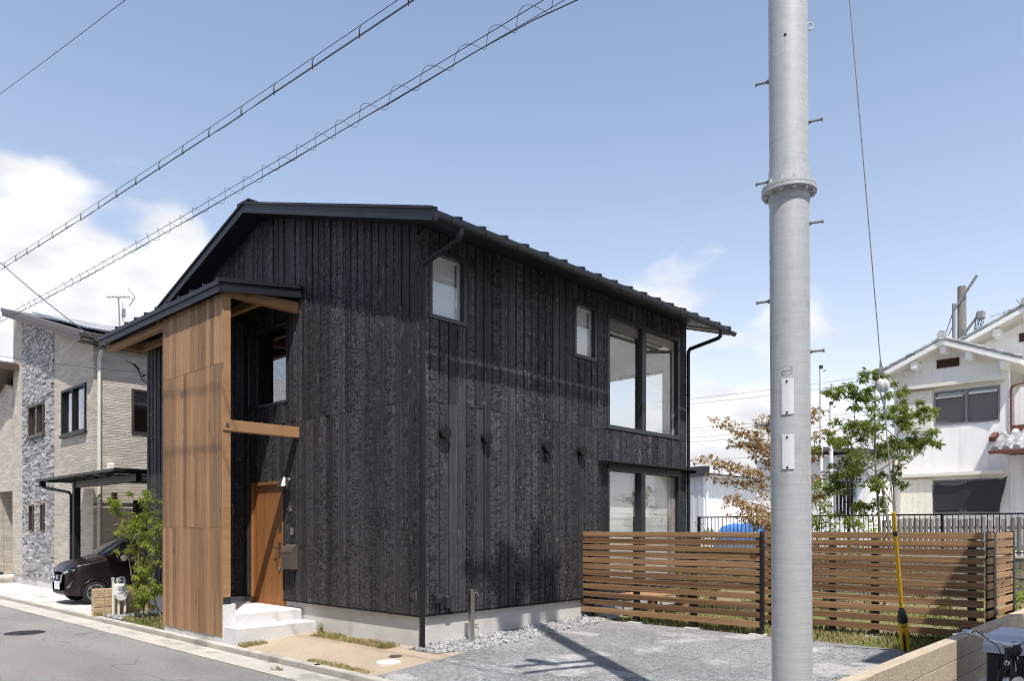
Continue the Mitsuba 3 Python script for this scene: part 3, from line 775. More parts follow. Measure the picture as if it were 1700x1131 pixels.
# front door
d0, dz0, d1, dz1 = g_door
door = put(f'{house}__door', GX.box(d0 + 0.03, d1 - 0.03, -0.075, -0.035, dz0 + 0.02, dz1 - 0.03), 'door_wood')
n = 7
for i in range(n):
    a = d0 + 0.03 + (d1 - d0 - 0.06) * i / n
    put(f'{door}__plank', GX.box(a + 0.002, a + (d1 - d0 - 0.06) / n - 0.002, -0.035, -0.018, dz0 + 0.022, dz1 - 0.032, 0.003), 'door_wood')
put(f'{house}__door_frame', M(GX.box(d0, d0 + 0.028, -0.14, 0.030, dz0, dz1), GX.box(d1 - 0.028, d1, -0.14, 0.030, dz0, dz1), GX.box(d0, d1, -0.14, 0.032, dz1 - 0.028, dz1 + 0.03), GX.box(d0, d1, -0.14, 0.01, dz0 - 0.01, dz0 + 0.018)), 'door_wood')
put(f'{door}__handle', M(GX.box(3.70, 3.74, -0.018, -0.008, 1.17, 1.42), tube([(-0.04 + 0.05, 3.72, 1.33), (-0.05, 3.72, 1.33), (-0.055, 3.78, 1.335), (-0.05, 3.84, 1.32)], 0.010, 8), tube([(0.01, 3.72, 1.20), (-0.05, 3.72, 1.19), (-0.055, 3.73, 1.27), (-0.03, 3.72, 1.32)], 0.009, 8), cyl((0.02, 3.72, 1.42), (-0.015, 3.72, 1.42), 0.022)), 'bronze', 40)
put(f'{door}__lock', cyl((0.02, 3.70, 0.98), (-0.012, 3.70, 0.98), 0.024), 'steel', 40)
# round vents, hood, socket box
for x, z in ((0.40, 3.01), (1.235, 3.01), (2.625, 2.985), (3.54, 2.985)):
    r = 0.094
    put(f'{house}__vent_cap', M(cyl((x, -0.02, z), (x, -0.085, z), r * 0.72, n=28), cyl((x, -0.085, z), (x, -0.122, z), r, r * 0.99, n=36), cyl((x, -0.122, z), (x, -0.128, z), r * 0.99, r * 0.9, n=36)), 'vent_paint', 35)
hood = [(0.0, 0.0), (0.105, -0.02), (0.115, -0.05), (0.05, -0.13), (0.0, -0.14)]
put(f'{house}__vent_hood', fixv(tm(trimesh.creation.extrude_polygon(P(hood), 0.13).apply_transform(np.array([[0, 0, 1, 0.205], [-1, 0, 0, -0.028], [0, 1, 0, 0.745], [0, 0, 0, 1]])))), 'dark_frame')
put(f'{house}__socket_box', cbox(0.42, 0.53, -0.11, -0.026, 0.53, 0.70, 0.012), 'dark_frame')

# porch: lean-to roof, slatted screen, posts and beams
pr = lambda x: 5.41 + (x + 1.42) * 0.148
py0, py1 = 2.95, 8.02


def pslab(x0, x1, y0, y1, top, t):
    v = np.array([[x, yy, pr(x) + top - dz] for x in (x0, x1) for yy in (y0, y1) for dz in (t, 0.0)])
    return fixv((v, np.array([[0, 1, 3], [0, 3, 2], [4, 6, 7], [4, 7, 5], [0, 4, 5], [0, 5, 1], [2, 3, 7], [2, 7, 6], [1, 5, 7], [1, 7, 3], [0, 2, 6], [0, 6, 4]])))


porch = put(f'{house}__porch_roof', M(pslab(-1.45, -0.03, py0, py1, 0.0, 0.055)), 'roof_metal')
y = py0 + 0.03
while y < py1:
    put(f'{porch}__seam', M(bar((-1.47, y, pr(-1.47) + 0.028), (-0.03, y, pr(-0.03) + 0.028), 0.03, 0.055)), 'roof_metal')
    y += 0.456
put(f'{porch}__fascia', M(box(-1.452, -1.425, py0 - 0.02, py1, 5.235, 5.345), box(-1.475, -1.45, py0 - 0.03, py1 + 0.01, 5.34, 5.412)), 'roof_metal')
put(f'{porch}__fascia', M(bar((-1.42, py0 - 0.012, pr(-1.42) - 0.10), (-0.03, py0 - 0.012, pr(-0.03) - 0.10), 0.028, 0.13), bar((-1.46, py0 - 0.02, pr(-1.46) + 0.0), (-0.03, py0 - 0.02, pr(-0.03) + 0.0), 0.06, 0.045)), 'roof_metal')
put(f'{porch}__ceiling', pslab(-1.40, -0.03, py0 + 0.05, py1 - 0.03, -0.058, 0.02), 'char_back')
# rafters at both ends, front plate, inner purlin
taper = lambda yy: fixv((np.array([[x, yy + s, z] for x, zs in ((-1.33, (5.245, 5.345)), (-0.03, (5.225, 5.40))) for s in (-0.055, 0.055) for z in zs]), np.array([[0, 1, 3], [0, 3, 2], [4, 6, 7], [4, 7, 5], [0, 4, 5], [0, 5, 1], [2, 3, 7], [2, 7, 6], [1, 5, 7], [1, 7, 3], [0, 2, 6], [0, 6, 4]])))
put(f'{porch}__rafter', taper(3.10), 'beam_wood')
put(f'{porch}__rafter', taper(7.84), 'beam_wood')
put(f'{porch}__rafter', taper(5.5), 'beam_wood')
put(f'{porch}__front_plate', cbox(-1.33, -1.225, 3.17, 7.90, 5.13, 5.243, 0.004), 'beam_wood')
put(f'{porch}__purlin', cbox(-0.72, -0.63, 3.16, 7.78, 5.24, 5.36, 0.004), 'beam_wood')
put(f'{house}__post', cbox(-1.323, -1.203, 3.05, 3.165, 0.60, 5.24, 0.004), 'beam_wood')
put(f'{house}__post', cbox(-1.323, -1.203, 5.10, 5.215, 0.30, 5.24, 0.004), 'beam_wood')
put(f'{house}__post_shoe', cbox(-1.327, -1.199, 3.046, 3.169, 0.492, 0.60, 0.003), 'dark_frame')
tie = put(f'{house}__tie_beam', cbox(-1.335, -0.022, 3.03, 3.15, 3.16, 3.335, 0.005), 'beam_wood')
put(f'{tie}__bolt', M(cyl((-1.27, 3.032, 3.25), (-1.27, 3.012, 3.25), 0.020, n=6), cyl((-1.27, 3.031, 3.25), (-1.27, 3.026, 3.25), 0.034, n=20)), 'steel')
scr = put(f'{house}__porch_screen', M(*[box(-1.324, -1.29, 3.17, 5.09, z, z + 0.07) for z in (0.15, 0.95, 1.62, 2.5, 3.4, 4.15, 4.9)], *[box(-1.323, -1.30, 3.05 - 0.005, 3.06, z, z + 0.3) for z in ()]), 'beam_wood')
nb = 16
rows = ((-0.005, 1.673), (1.677, 4.193), (4.197, 5.262))
yy = 3.04
g = np.random.default_rng(5)
while yy < 5.235:
    w_ = 0.1372
    for z0, z1 in rows:
        t = 0.018 + g.uniform(0, 0.006)
        put(f'{scr}__board', cbox(-1.326 - t, -1.326, yy + 0.007, yy + w_ - 0.007, z0 + g.uniform(0, 0.002), z1, 0.002), 'screen_wood')
    yy += w_
put(f'{house}__screen_footing', box(-1.332, -1.17, 3.36, 5.22, -0.4, -0.008), 'foundation_concrete')
put(f'{house}__pier', cbox(-1.338, -1.13, 3.03, 3.34, -0.3, 0.490, 0.008), 'white_concrete')
st = thing('entrance_steps', 'white concrete landing and step in front of the wooden front door', 'steps')
put(f'{st}__landing', cbox(-1.17, 0.0, 3.005, 5.2, -0.3, 0.333, 0.010), 'white_concrete')
put(f'{st}__lower_step', cbox(-1.335, 0.02, 2.60, 3.004, -0.3, 0.162, 0.010), 'white_concrete')

# things fixed to the front wall and standing along the side wall
lamp = thing('wall_lamp', 'small silver cone wall lamp beside the top of the wooden door', 'wall lamp')
put(f'{lamp}__bracket', M(cyl((-0.028, 3.33, 2.47), (-0.05, 3.33, 2.47), 0.045, n=24), tube([(-0.05, 3.33, 2.47), (-0.10, 3.33, 2.50), (-0.13, 3.33, 2.49)], 0.014, 10)), 'steel', 40)
put(f'{lamp}__shade', M(cyl((-0.13, 3.33, 2.50), (-0.145, 3.33, 2.36), 0.055, 0.115, n=32), cyl((-0.126, 3.33, 2.53), (-0.13, 3.33, 2.50), 0.03, 0.055, n=32)), 'steel', 40)
hk = thing('door_intercom', 'small dark intercom and house plate between the lamp and the mailbox', 'intercom')
put(f'{hk}__plate', GX.box(3.20, 3.29, 0.028, 0.042, 1.55, 1.67, 0.004), 'steel')
put(f'{hk}__intercom', GX.box(3.19, 3.30, 0.028, 0.05, 1.38, 1.52, 0.006), 'black_plastic')
single('wall_hook', M(tube([(-0.028, 3.30, 1.98), (-0.09, 3.30, 1.985), (-0.10, 3.24, 1.99), (-0.085, 3.18, 2.0)], 0.011, 8), GX.box(3.26, 3.33, 0.026, 0.036, 1.95, 2.02)), 'steel', 'small metal hook on the charred wall under the silver wall lamp', 'hook', smooth=40)
mb = thing('mailbox', 'brown metal mailbox with curved front on the charred wall beside the door', 'mailbox')
arc = [(0.028, 0.0)] + [(0.028 + 0.125 * math.sin(t), -0.19 + 0.19 * math.cos(t)) for t in np.linspace(0.0, 1.5, 8)] + [(0.150, -0.40), (0.028, -0.40)]
put(f'{mb}__body', fixv(tm(trimesh.creation.extrude_polygon(P(arc), 0.31).apply_transform(np.array([[-1, 0, 0, 0], [0, 0, 1, 3.07], [0, 1, 0, 1.385], [0, 0, 0, 1]])))), 'mailbox_paint', 35)
put(f'{mb}__lid', fixv(tm(trimesh.creation.extrude_polygon(P([(0.026, 0.012)] + [(0.03 + 0.133 * math.sin(t), -0.19 + 0.20 * math.cos(t)) for t in np.linspace(0.05, 1.25, 8)] + [(0.03 + 0.125 * math.sin(t), -0.19 + 0.192 * math.cos(t)) for t in np.linspace(1.25, 0.05, 8)]), 0.324).apply_transform(np.array([[-1, 0, 0, 0], [0, 0, 1, 3.063], [0, 1, 0, 1.385], [0, 0, 0, 1]])))), 'mailbox_paint', 35)
fa = thing('standpipe', 'slim stainless steel garden tap post standing in the gravel', 'garden tap')
put(f'{fa}__post', cbox(0.71, 0.78, -0.30, -0.23, -0.05, 0.79, 0.006), 'steel')
for z, s in ((0.73, 1.0), (0.235, 0.8)):
    put(f'{fa}__tap', M(cyl((0.78, -0.265, z), (0.86, -0.265, z), 0.011 * s, n=12), cyl((0.84, -0.265, z - 0.01), (0.84, -0.265, z + 0.045 * s), 0.013 * s, n=12), bar((0.80, -0.265, z + 0.05 * s), (0.88, -0.265, z + 0.05 * s), 0.012, 0.010), tube([(0.85, -0.265, z), (0.885, -0.265, z - 0.01), (0.89, -0.265, z - 0.06 * s)], 0.010 * s, 10)), 'chrome', 40)
bx = thing('garden_box', 'low grey plastic box standing against the foundation at the left end of the slatted fence', 'box')
put(f'{bx}__body', cbox(3.80, 4.35, -0.36, -0.04, 0.09, 0.42, 0.015), 'corrugated_grey')
put(f'{bx}__lid', cbox(3.78, 4.37, -0.38, -0.03, 0.42, 0.45, 0.008), 'dark_frame')
dk = thing('garden_deck', 'low wooden deck under the garden window seen through the slatted fence', 'deck')
for i in range(6):
    put(f'{dk}__plank', cbox(4.4, 6.8, -0.14 - 0.135 * (i + 1) + 0.004, -0.14 - 0.135 * i - 0.004, 0.46, 0.49, 0.004), 'fence_wood')
for x in (4.5, 5.6, 6.7):
    for y in (-0.2, -0.85):
        put(f'{dk}__leg', box(x - 0.045, x + 0.045, y - 0.045, y + 0.045, 0.08, 0.459), 'beam_wood')
# ------------------------------------------------------------------ slatted wooden fences
tops = [1.605 - 0.1095 * i for i in range(8)]
tops += [tops[-1] - 0.122 - 0.133 * i for i in range(4)]


def slat_fence(name, label, F, a0, a1, posts, end_posts, seed, zadd=0.0):
    t = thing(name, label, 'fence', 'slatted wooden fences')
    g = np.random.default_rng(seed)
    for i, z in enumerate(tops):
        put(f'{t}__slat', F.box(a0 + g.normal(0, 0.004), a1, 0.0, 0.020 + g.uniform(0, 0.003), z - 0.090 + g.normal(0, 0.002) + zadd, z + g.normal(0, 0.0015) + zadd, 0.003), 'fence_wood')
    for a, w in posts:
        put(f'{t}__post', F.box(a - w / 2, a + w / 2, -0.075, -0.001, 0.02, 1.60 + zadd, 0.003), 'black_metal')
    for a, w in end_posts:
        put(f'{t}__post', F.box(a - w / 2, a + w / 2, -0.072, 0.028, 0.02, 1.615 + zadd, 0.003), 'black_metal')
    return t


f1 = slat_fence('slatted_fence', 'brown slatted wooden fence running from the charred house wall to a black end post', Frame('X', 3.67), -3.225, 0.10, ((-0.14, 0.085), (-1.08, 0.09), (-2.13, 0.09), (-3.19, 0.075)), ((-3.245, 0.028),), 31)
for a in (-1.08, -2.13, -3.19):
    put(f'{f1}__footing', box(3.60, 3.80, a - 0.12, a + 0.12, 0.05, 0.130), 'foundation_concrete')
f2 = slat_fence('slatted_fence', 'brown slatted wooden fence behind the grey utility pole, set back from the first one', Frame('X', 4.56), -5.845, -2.86, ((-2.98, 0.09), (-4.50, 0.09), (-5.70, 0.09), (-3.91, 0.08)), (), 32)
put(f'{f2}__footing', box(4.45, 4.68, -4.64, -4.36, 0.05, 0.136), 'foundation_concrete')
f3 = slat_fence('slatted_fence', 'short return of slatted fence with two black posts above the low block wall', Frame('Y', -5.87), 4.545, 6.20, (), ((4.93, 0.14), (6.16, 0.13)), 33)

# low block wall at the right
bw = thing('low_block_wall', 'low wall of pale grey-brown concrete blocks between the driveway and the bicycle', 'wall')
x, r = -1.33, 0
for r in range(4):
    z1 = 0.515 - r * 0.2
    x = -1.33 - (0.2 if r % 2 else 0)
    while x < 11.9:
        x0, x1 = max(x, -1.33), min(x + 0.40, 11.9)
        if x1 - x0 > 0.03:
            put(f'{bw}__block', cbox(x0 + 0.001, x1 - 0.001, -6.13 + rng.normal(0, 0.001), -6.005, z1 - 0.192, z1, 0.003), 'grey_block')
        x += 0.40
put(f'{bw}__mortar', box(-1.325, 11.9, -6.118, -6.016, -0.3, 0.505), 'grey_block')

# ------------------------------------------------------------------ the utility pole and what hangs on it
pole = thing('utility_pole', 'tall grey steel utility pole with bolted flange and step bolts in the right foreground', 'utility pole')
PX, PY = -1.43, -5.865
lean = lambda z: np.array([PX - 0.0045 * (z - 0.5), PY + 0.0045 * (z - 0.5), z])
rad = lambda z: 0.1385 - 0.0009 * z
fz = 4.07
nsec = 12
put(f'{pole}__lower_shaft', tube([lean(z) for z in np.linspace(-0.4, fz - 0.02, nsec)], [rad(z) for z in np.linspace(-0.4, fz - 0.02, nsec)], 48), 'galvanised', True)
put(f'{pole}__upper_shaft', tube([lean(z) for z in np.linspace(fz + 0.05, 12.9, 20)], [rad(z) - 0.0012 for z in np.linspace(fz + 0.05, 12.9, 20)], 48), 'galvanised', True)
c = lean(fz)
fl = put(f'{pole}__flange', M(cyl(lean(fz - 0.022), lean(fz), 0.188, n=48), cyl(lean(fz + 0.003), lean(fz + 0.025), 0.188, n=48), cyl(lean(fz - 0.09), lean(fz - 0.022), rad(4) + 0.004, rad(4) + 0.006, n=48), cyl(lean(fz + 0.025), lean(fz + 0.15), rad(4) + 0.005, rad(4) + 0.003, n=48)), 'galvanised', 40)
for k in range(12):
    a = 2 * math.pi * k / 12 + 0.1
    q = c + np.array([0.163 * math.cos(a), 0.163 * math.sin(a), 0])
    put(f'{fl}__bolt', M(cyl(q + [0, 0, -0.043], q + [0, 0, -0.022], 0.015, n=6), cyl(q + [0, 0, 0.025], q + [0, 0, 0.046], 0.015, n=6), cyl(q + [0, 0, 0.04], q + [0, 0, 0.062], 0.008, n=8)), 'galvanised')
RTV = np.array([math.sin(TH), -math.cos(TH), 0])
# step bolts alternate on both sides of the shaft, in line with the road edge
sd = np.array([0.35, -0.94, 0.0])
for z, s in ((2.41, -1), (2.91, 1), (3.30, -1), (3.82, 1), (4.165, -1), (4.54, 1), (4.89, -1)):
    o = lean(z)
    d_ = s * (RTV * 0.19 - FW * 0.088)
    d_ = d_ / np.linalg.norm(d_)
    p0, p1 = o + d_ * (rad(z) - 0.01), o + d_ * (rad(z) + 0.085)
    put(f'{pole}__step_bolt', M(cyl(p0, p1, 0.0085, n=10), cyl(p1, p1 + d_ * 0.008, 0.016, n=12), cyl(p0, p0 + d_ * 0.022, 0.015, n=6)), 'cable_steel', 40)
pd = CAM - lean(2.6)
pd = pd * [1, 1, 0]
base_ang = math.atan2(pd[1], pd[0])


def plate(z0, z1, off_deg, wdt):
    """A sheet bent round the shaft."""
    n = 9
    R = rad((z0 + z1) / 2) + 0.004
    A = base_ang + math.radians(off_deg)
    h = wdt / R / 2
    cen = lean((z0 + z1) / 2)
    v, f = [], []
    for z in (z0, z1):
        for rr in (R, R + 0.003):
            for k_ in range(n):
                a = A - h + 2 * h * k_ / (n - 1)
                v.append([cen[0] + rr * math.cos(a), cen[1] + rr * math.sin(a), z])
    idx = lambda zi, ri, k_: (zi * 2 + ri) * n + k_
    for k_ in range(n - 1):
        for q in ((idx(0, 1, k_), idx(0, 1, k_ + 1), idx(1, 1, k_ + 1), idx(1, 1, k_)), (idx(1, 1, k_), idx(1, 1, k_ + 1), idx(1, 0, k_ + 1), idx(1, 0, k_)), (idx(0, 0, k_), idx(0, 0, k_ + 1), idx(0, 1, k_ + 1), idx(0, 1, k_))):
            f += [[q[0], q[1], q[2]], [q[0], q[2], q[3]]]
    for k_, rev in ((0, 0), (n - 1, 1)):
        q = (idx(0, 0, k_), idx(0, 1, k_), idx(1, 1, k_), idx(1, 0, k_))
        f += [[q[0], q[1], q[2]], [q[0], q[2], q[3]]]
    return fixv((np.array(v), np.array(f)))


for z0, z1 in ((2.455, 2.705), (2.07, 2.315)):
    p_ = put(f'{pole}__plate', plate(z0, z1, -7, 0.082), 'plate_white')
    for zz in (z0 + 0.012, z1 - 0.02):
        a = base_ang - math.radians(9)
        cc = lean(zz)
        q = cc + np.array([math.cos(a), math.sin(a), 0]) * (rad(zz) + 0.006)
        put(f'{p_}__rivet', cyl(q, q + np.array([math.cos(a), math.sin(a), 0]) * 0.006, 0.008, n=10), 'bronze')
a = base_ang - math.radians(8)
cc, e1 = lean(2.765), np.array([-math.sin(a), math.cos(a), 0])
nrm = np.array([math.cos(a), math.sin(a), 0])
put(f'{pole}__stamp', M(ring(cc + nrm * (rad(2.76) + 0.0), nrm, 0.036, 0.0014, 36, 6), bar(cc + nrm * (rad(2.76) + 0.001) - e1 * 0.03, cc + nrm * (rad(2.76) + 0.001) + e1 * 0.03, 0.004, 0.004), bar(cc + nrm * (rad(2.76) + 0.001) - [0, 0, 0.03], cc + nrm * (rad(2.76) + 0.001) + [0, 0, 0.03], 0.004, 0.004, (1, 0.3, 0))), 'galvanised')
cc = lean(5.12)
put(f'{pole}__hole_plug', cyl(cc + nrm * (rad(5) - 0.005), cc + nrm * (rad(5) + 0.002), 0.010, n=14), 'black_plastic')
ed = RTV
put(f'{pole}__eye_bolt', M(ring(lean(5.27) + ed * 0.155 + [0, 0, -0.015], np.array([-RTV[1], RTV[0], 0]), 0.024, 0.006, 24, 8), cyl(lean(5.27) + ed * 0.12, lean(5.27) + ed * 0.14, 0.011, n=10), cyl(lean(5.31) + ed * 0.125, lean(5.38) + ed * 0.127, 0.012, n=10)), 'galvanised', 40)
# head of the pole (above the frame; its shadow falls on the driveway and the charred wall)
put(f'{pole}__cable_arm', M(bar(lean(6.6), lean(6.6) + np.array([-0.95, 0.55, 0.02]), 0.07, 0.10), bar(lean(6.15), lean(6.4) + np.array([-1.05, 0.35, 0.0]), 0.06, 0.10), cyl(lean(6.5) + [-0.5, 0.3, 0], lean(6.5) + [-0.5, 0.75, 0.02], 0.09, n=18)), 'cable_black')
put(f'{pole}__cross_arm', M(bar(lean(12.6) + [-1.7, -0.12, 0], lean(12.6) + [0.5, -0.12, 0], 0.08, 0.08), bar(lean(11.9) + [-1.0, 0.12, 0], lean(11.9) + [0.5, 0.12, 0], 0.08, 0.08)), 'galvanised')
tr = put(f'{pole}__transformer', M(cyl(lean(11.6) + [-0.62, 0, 0], lean(12.35) + [-0.62, 0, 0], 0.26, n=28), cyl(lean(11.55) + [0.40, 0.05, 0], lean(11.95) + [0.40, 0.05, 0], 0.16, n=20)), 'galvanised', 40)
for dx in (-1.6, -0.9, 0.4):
    put(f'{pole}__insulator', cyl(lean(12.64) + [dx, -0.12, 0], lean(12.85) + [dx, -0.12, 0], 0.05, 0.035, n=14), 'white_porcelain', 40)

# guy wire of the pole with yellow guard
GB, GT = np.array([3.60, -5.18, 0.08]), np.array([-1.40, -5.83, 10.6])
gl = lambda s: GB + (GT - GB) * s
guy = thing('guy_wire', 'slanting steel guy wire with white insulator and yellow guard standing on the driveway', 'guy wire')
gs = np.concatenate([np.linspace(0.312, 1, 12)])
put(f'{guy}__wire', M(tube([gl(s) for s in np.linspace(0.02, 0.288, 10)], 0.007, 8), tube([gl(s) for s in np.linspace(0.31, 1, 10)], 0.006, 8)), 'guy_steel', True)
iz = gl(0.299)
gd = (GT - GB) / np.linalg.norm(GT - GB)
th_ = np.linspace(0, math.pi, 13)
put(f'{guy}__insulator', M(*[tube([iz + gd * (-0.078 * math.cos(t)) + RTV * o for t in th_], [max(0.002, 0.046 * math.sin(t) ** 0.8) for t in th_], 20) for o in (-0.024, 0.024)]), 'white_porcelain', True)
put(f'{guy}__wire_loop', M(tube([gl(0.275), iz + gd * -0.09 + RTV * 0.03, iz + RTV * 0.076, iz + gd * 0.09 + RTV * 0.03, gl(0.325)], 0.006, 8), tube([gl(0.275), iz + gd * -0.09 - RTV * 0.03, iz - RTV * 0.076, iz + gd * 0.09 - RTV * 0.03, gl(0.325)], 0.006, 8)), 'guy_steel', True)
put(f'{guy}__guard', tube([gl(0.045), gl(0.1), gl(0.168)], [0.0235, 0.023, 0.022], 18), 'yellow_plastic', True)
put(f'{guy}__band', M(cyl(gl(0.142), gl(0.147), 0.026, n=18), bar(gl(0.1445) + [0, 0.0, 0], gl(0.1445) + np.array([0.02, 0.09, 0.0]), 0.006, 0.006), bar(gl(0.1445) + np.array([0.02, 0.09, 0.0]), gl(0.1445) + np.array([0.02, 0.14, -0.10]), 0.006, 0.006)), 'black_plastic')
put(f'{guy}__guard_base', tube([gl(-0.01), gl(0.041)], [0.056, 0.054], 24), 'yellow_plastic', True)
put(f'{guy}__guard_cap', tube([gl(0.0405), gl(0.045), gl(0.052), gl(0.058)], [0.061, 0.059, 0.044, 0.025], 24), 'black_plastic', True)
fd = CAM - gl(0.02)
fd = fd - gd * (fd @ gd)
fd /= np.linalg.norm(fd)
sdv = np.cross(gd, fd)
put(f'{guy}__guard_window', M(bar(gl(0.006) + fd * 0.052, gl(0.026) + fd * 0.052, 0.03, 0.014, fd), bar(gl(0.026) + fd * 0.0525, gl(0.030) + fd * 0.050, 0.014, 0.012, fd), bar(gl(0.0365) + fd * 0.052 - sdv * 0.02, gl(0.0365) + fd * 0.052 + sdv * 0.02, 0.012, 0.012, fd)), 'black_plastic')

# overhead cables along the road
WX = -2.35
yk = np.linspace(-5.4, 30, 60)
za = np.interp(yk, [-5.4, -2.51, 1.63, 5.4, 11.31, 30], [6.47, 6.572, 6.80, 6.978, 7.397, 9.0])
pf = np.poly1d(np.polyfit([-5.4, -2.51, 1.63, 5.4, 11.31, 30], [6.44, 6.572, 6.80, 6.998, 7.397, 9.2], 3))
zA = lambda y: pf(y)
pB = np.poly1d(np.polyfit([-5.4, -4.29, -2.33, -0.21, 4.34, 11.31, 30], [5.70, 5.723, 5.757, 5.818, 5.925, 6.257, 7.9], 3))
ct = thing('overhead_cable', 'upper twin overhead cable with small hanger clips, crossing from top centre to the left', 'overhead cable')
put(f'{ct}__messenger', tube([(WX, y, zA(y)) for y in yk], 0.0036, 6), 'cable_black', True)
sag = lambda y: 0.092
yf = np.linspace(-5.4, 30, 200)
put(f'{ct}__cable', tube([(WX + 0.01, y, zA(y) - sag(y)) for y in yf], 0.0048, 6), 'cable_black', True)
put(f'{ct}__cable', tube([(WX - 0.005, y, zA(y) - sag(y) - 0.003 - 0.028 * max(0.0, math.sin(y * 1.25 + 0.6)) ** 4) for y in yf], 0.0032, 6), 'cable_black', True)
y = -5.1
while y < 29:
    za_, s = zA(y), 0.094
    put(f'{ct}__hanger', tube([(WX, y, za_), (WX - 0.02, y + 0.005, za_ - 0.05), (WX - 0.012, y + 0.02, za_ - s - 0.012), (WX + 0.012, y + 0.045, za_ - s - 0.014), (WX + 0.022, y + 0.06, za_ - 0.06), (WX + 0.012, y + 0.062, za_)], [0.004, 0.0055, 0.0065, 0.0045, 0.0018, 0.0016], 6), 'cable_black', True)
    y += 0.80 + 0.05 * math.sin(y * 2.7)
cs = thing('overhead_cable', 'lower twin overhead cable wound with a loose spiral wire, passing above the porch', 'overhead cable')
put(f'{cs}__messenger', tube([(WX, y, pB(y)) for y in yk], 0.0036, 6), 'cable_black', True)
put(f'{cs}__cable', tube([(WX, y, pB(y) - 0.088 - (0.10 * max(0, (-4.0 - y)) if y < -4 else 0)) for y in yk], 0.0048, 6), 'cable_black', True)
put(f'{cs}__cable', tube([(WX + 0.012, y, pB(y) - 0.082 + 0.006 * math.sin(3 * y)) for y in yk], 0.0028, 6), 'cable_black', True)
g = np.random.default_rng(2)
ph, pts = 0.0, []
yy, per = -5.3, 0.33
while yy < 29:
    am = 0.066 + 0.010 * math.sin(yy * 2.3) + 0.006 * math.sin(yy * 6.1 + 1)
    pts.append((WX + 0.06 * math.sin(ph), yy + 0.07 * math.sin(ph + 0.8), pB(yy) - 0.042 + am * math.cos(ph)))
    ph += 2 * math.pi / 12
    per = 0.42 + 0.06 * math.sin(yy * 1.9) + 0.03 * math.sin(yy * 5.3)
    yy += per / 12
put(f'{cs}__spiral_wire', tube(pts, 0.0025, 5), 'cable_black', True)
single('overhead_cable', tube([(WX, y, 9.745 + (y - 4.1) * 0.1845 + 0.001 * (y - 4.1) ** 2) for y in np.linspace(-3, 32, 16)], 0.0055, 6), 'cable_black', 'single thin black cable crossing the top left corner of the sky', 'overhead cable', smooth=True)
dr_ = thing('service_drop', 'blue-grey service cable running down to black connectors at the left end of the charred house', 'service cable')
put(f'{dr_}__cable', tube(curve((-2.35, 11.31, 7.46), (-0.74, 8.02, 4.96), 0.10), 0.010, 8), 'cable_blue', True)
put(f'{dr_}__connector', M(tube([(-0.75, 8.03, 4.97), (-0.71, 7.99, 4.88), (-0.69, 7.96, 4.78), (-0.66, 7.93, 4.68), (-0.60, 7.89, 4.63), (-0.56, 7.87, 4.63)], 0.012, 8), cyl((-0.78, 8.06, 5.0), (-0.70, 7.99, 4.90), 0.026, n=12), tube([(-0.71, 7.99, 4.88), (-0.65, 7.95, 4.80), (-0.57, 7.88, 4.80)], 0.009, 6), tube([(-0.70, 7.98, 4.84), (-0.67, 7.93, 4.72), (-0.57, 7.88, 4.69)], 0.008, 6), cyl((-0.66, 7.95, 4.76), (-0.61, 7.92, 4.78), 0.022, n=10)), 'cable_black', True)
single('service_drop', tube(curve((-2.35, 13.6, 5.88), (-0.60, 7.90, 4.84), 0.05), 0.006, 6), 'cable_black', 'thin black cable in front of the tan house leading to the charred house', 'service cable', smooth=True)

# ------------------------------------------------------------------ yellow-green garden shrubs, trees


def clump_leaves(cs, rads, n, size, seed, **kw):
    g = np.random.default_rng(seed)
    out = []
    for (c, r) in zip(cs, rads):
        m = g.integers(6, 12)
        subs = np.asarray(c) + g.normal(0, 0.72, (m, 3)) * r * [1, 1, 0.9]
        for s in subs:
            d = g.normal(0, 1, (max(3, n // m), 3))
            d /= np.linalg.norm(d, axis=1, keepdims=True)
            out.append(s + d * (r * g.uniform(0.3, 0.62) * g.uniform(0.15, 1, (len(d), 1)) ** 0.6) * [1, 1, 0.75])
    return leaves(np.vstack(out), size, seed=seed + 1, **kw)


def limb(p0, p1, r0, r1, bow=0.12, seed=0, n=7):
    g = np.random.default_rng(seed)
    t = np.linspace(0, 1, n)[:, None]
    p = np.asarray(p0) * (1 - t) + np.asarray(p1) * t
    L = np.linalg.norm(np.asarray(p1) - p0)
    p = p + np.sin(np.pi * t) * g.normal(0, bow * L * 0.5, 3) + np.sin(2 * np.pi * t) * g.normal(0, bow * L * 0.2, 3)
    return tube(p, np.linspace(r0, r1, n), 7)


tree = thing('green_tree', 'slender multi-stemmed green garden tree beyond the slatted fence in front of the white house', 'tree')
gc = [(7.34, -3.59, 4.27), (7.22, -3.31, 4.10), (7.10, -3.06, 4.08), (7.81, -3.80, 4.11), (7.49, -4.04, 3.75), (7.82, -4.28, 3.66), (7.40, -3.21, 3.48), (7.06, -3.73, 3.45), (6.87, -3.09, 3.17), (6.78, -3.58, 3.02), (7.74, -3.72, 3.09),
      (8.07, -3.92, 3.21), (7.92, -4.26, 3.14), (7.29, -3.09, 2.77), (6.96, -3.62, 2.62), (7.32, -2.98, 2.4), (7.38, -3.63, 2.22), (7.37, -3.33, 1.96), (7.99, -3.69, 2.62), (8.25, -3.82, 3.62), (7.35, -3.6, 3.8), (7.6, -4.15, 3.1)]
stems = [((7.34, -3.59, 0.12), (7.36, -3.62, 4.0), 0.032), ((7.37, -3.45, 0.12), (7.20, -3.22, 3.3), 0.022), ((7.28, -3.72, 0.12), (7.85, -3.85, 3.4), 0.024), ((7.40, -3.52, 0.12), (7.05, -3.30, 2.6), 0.016)]
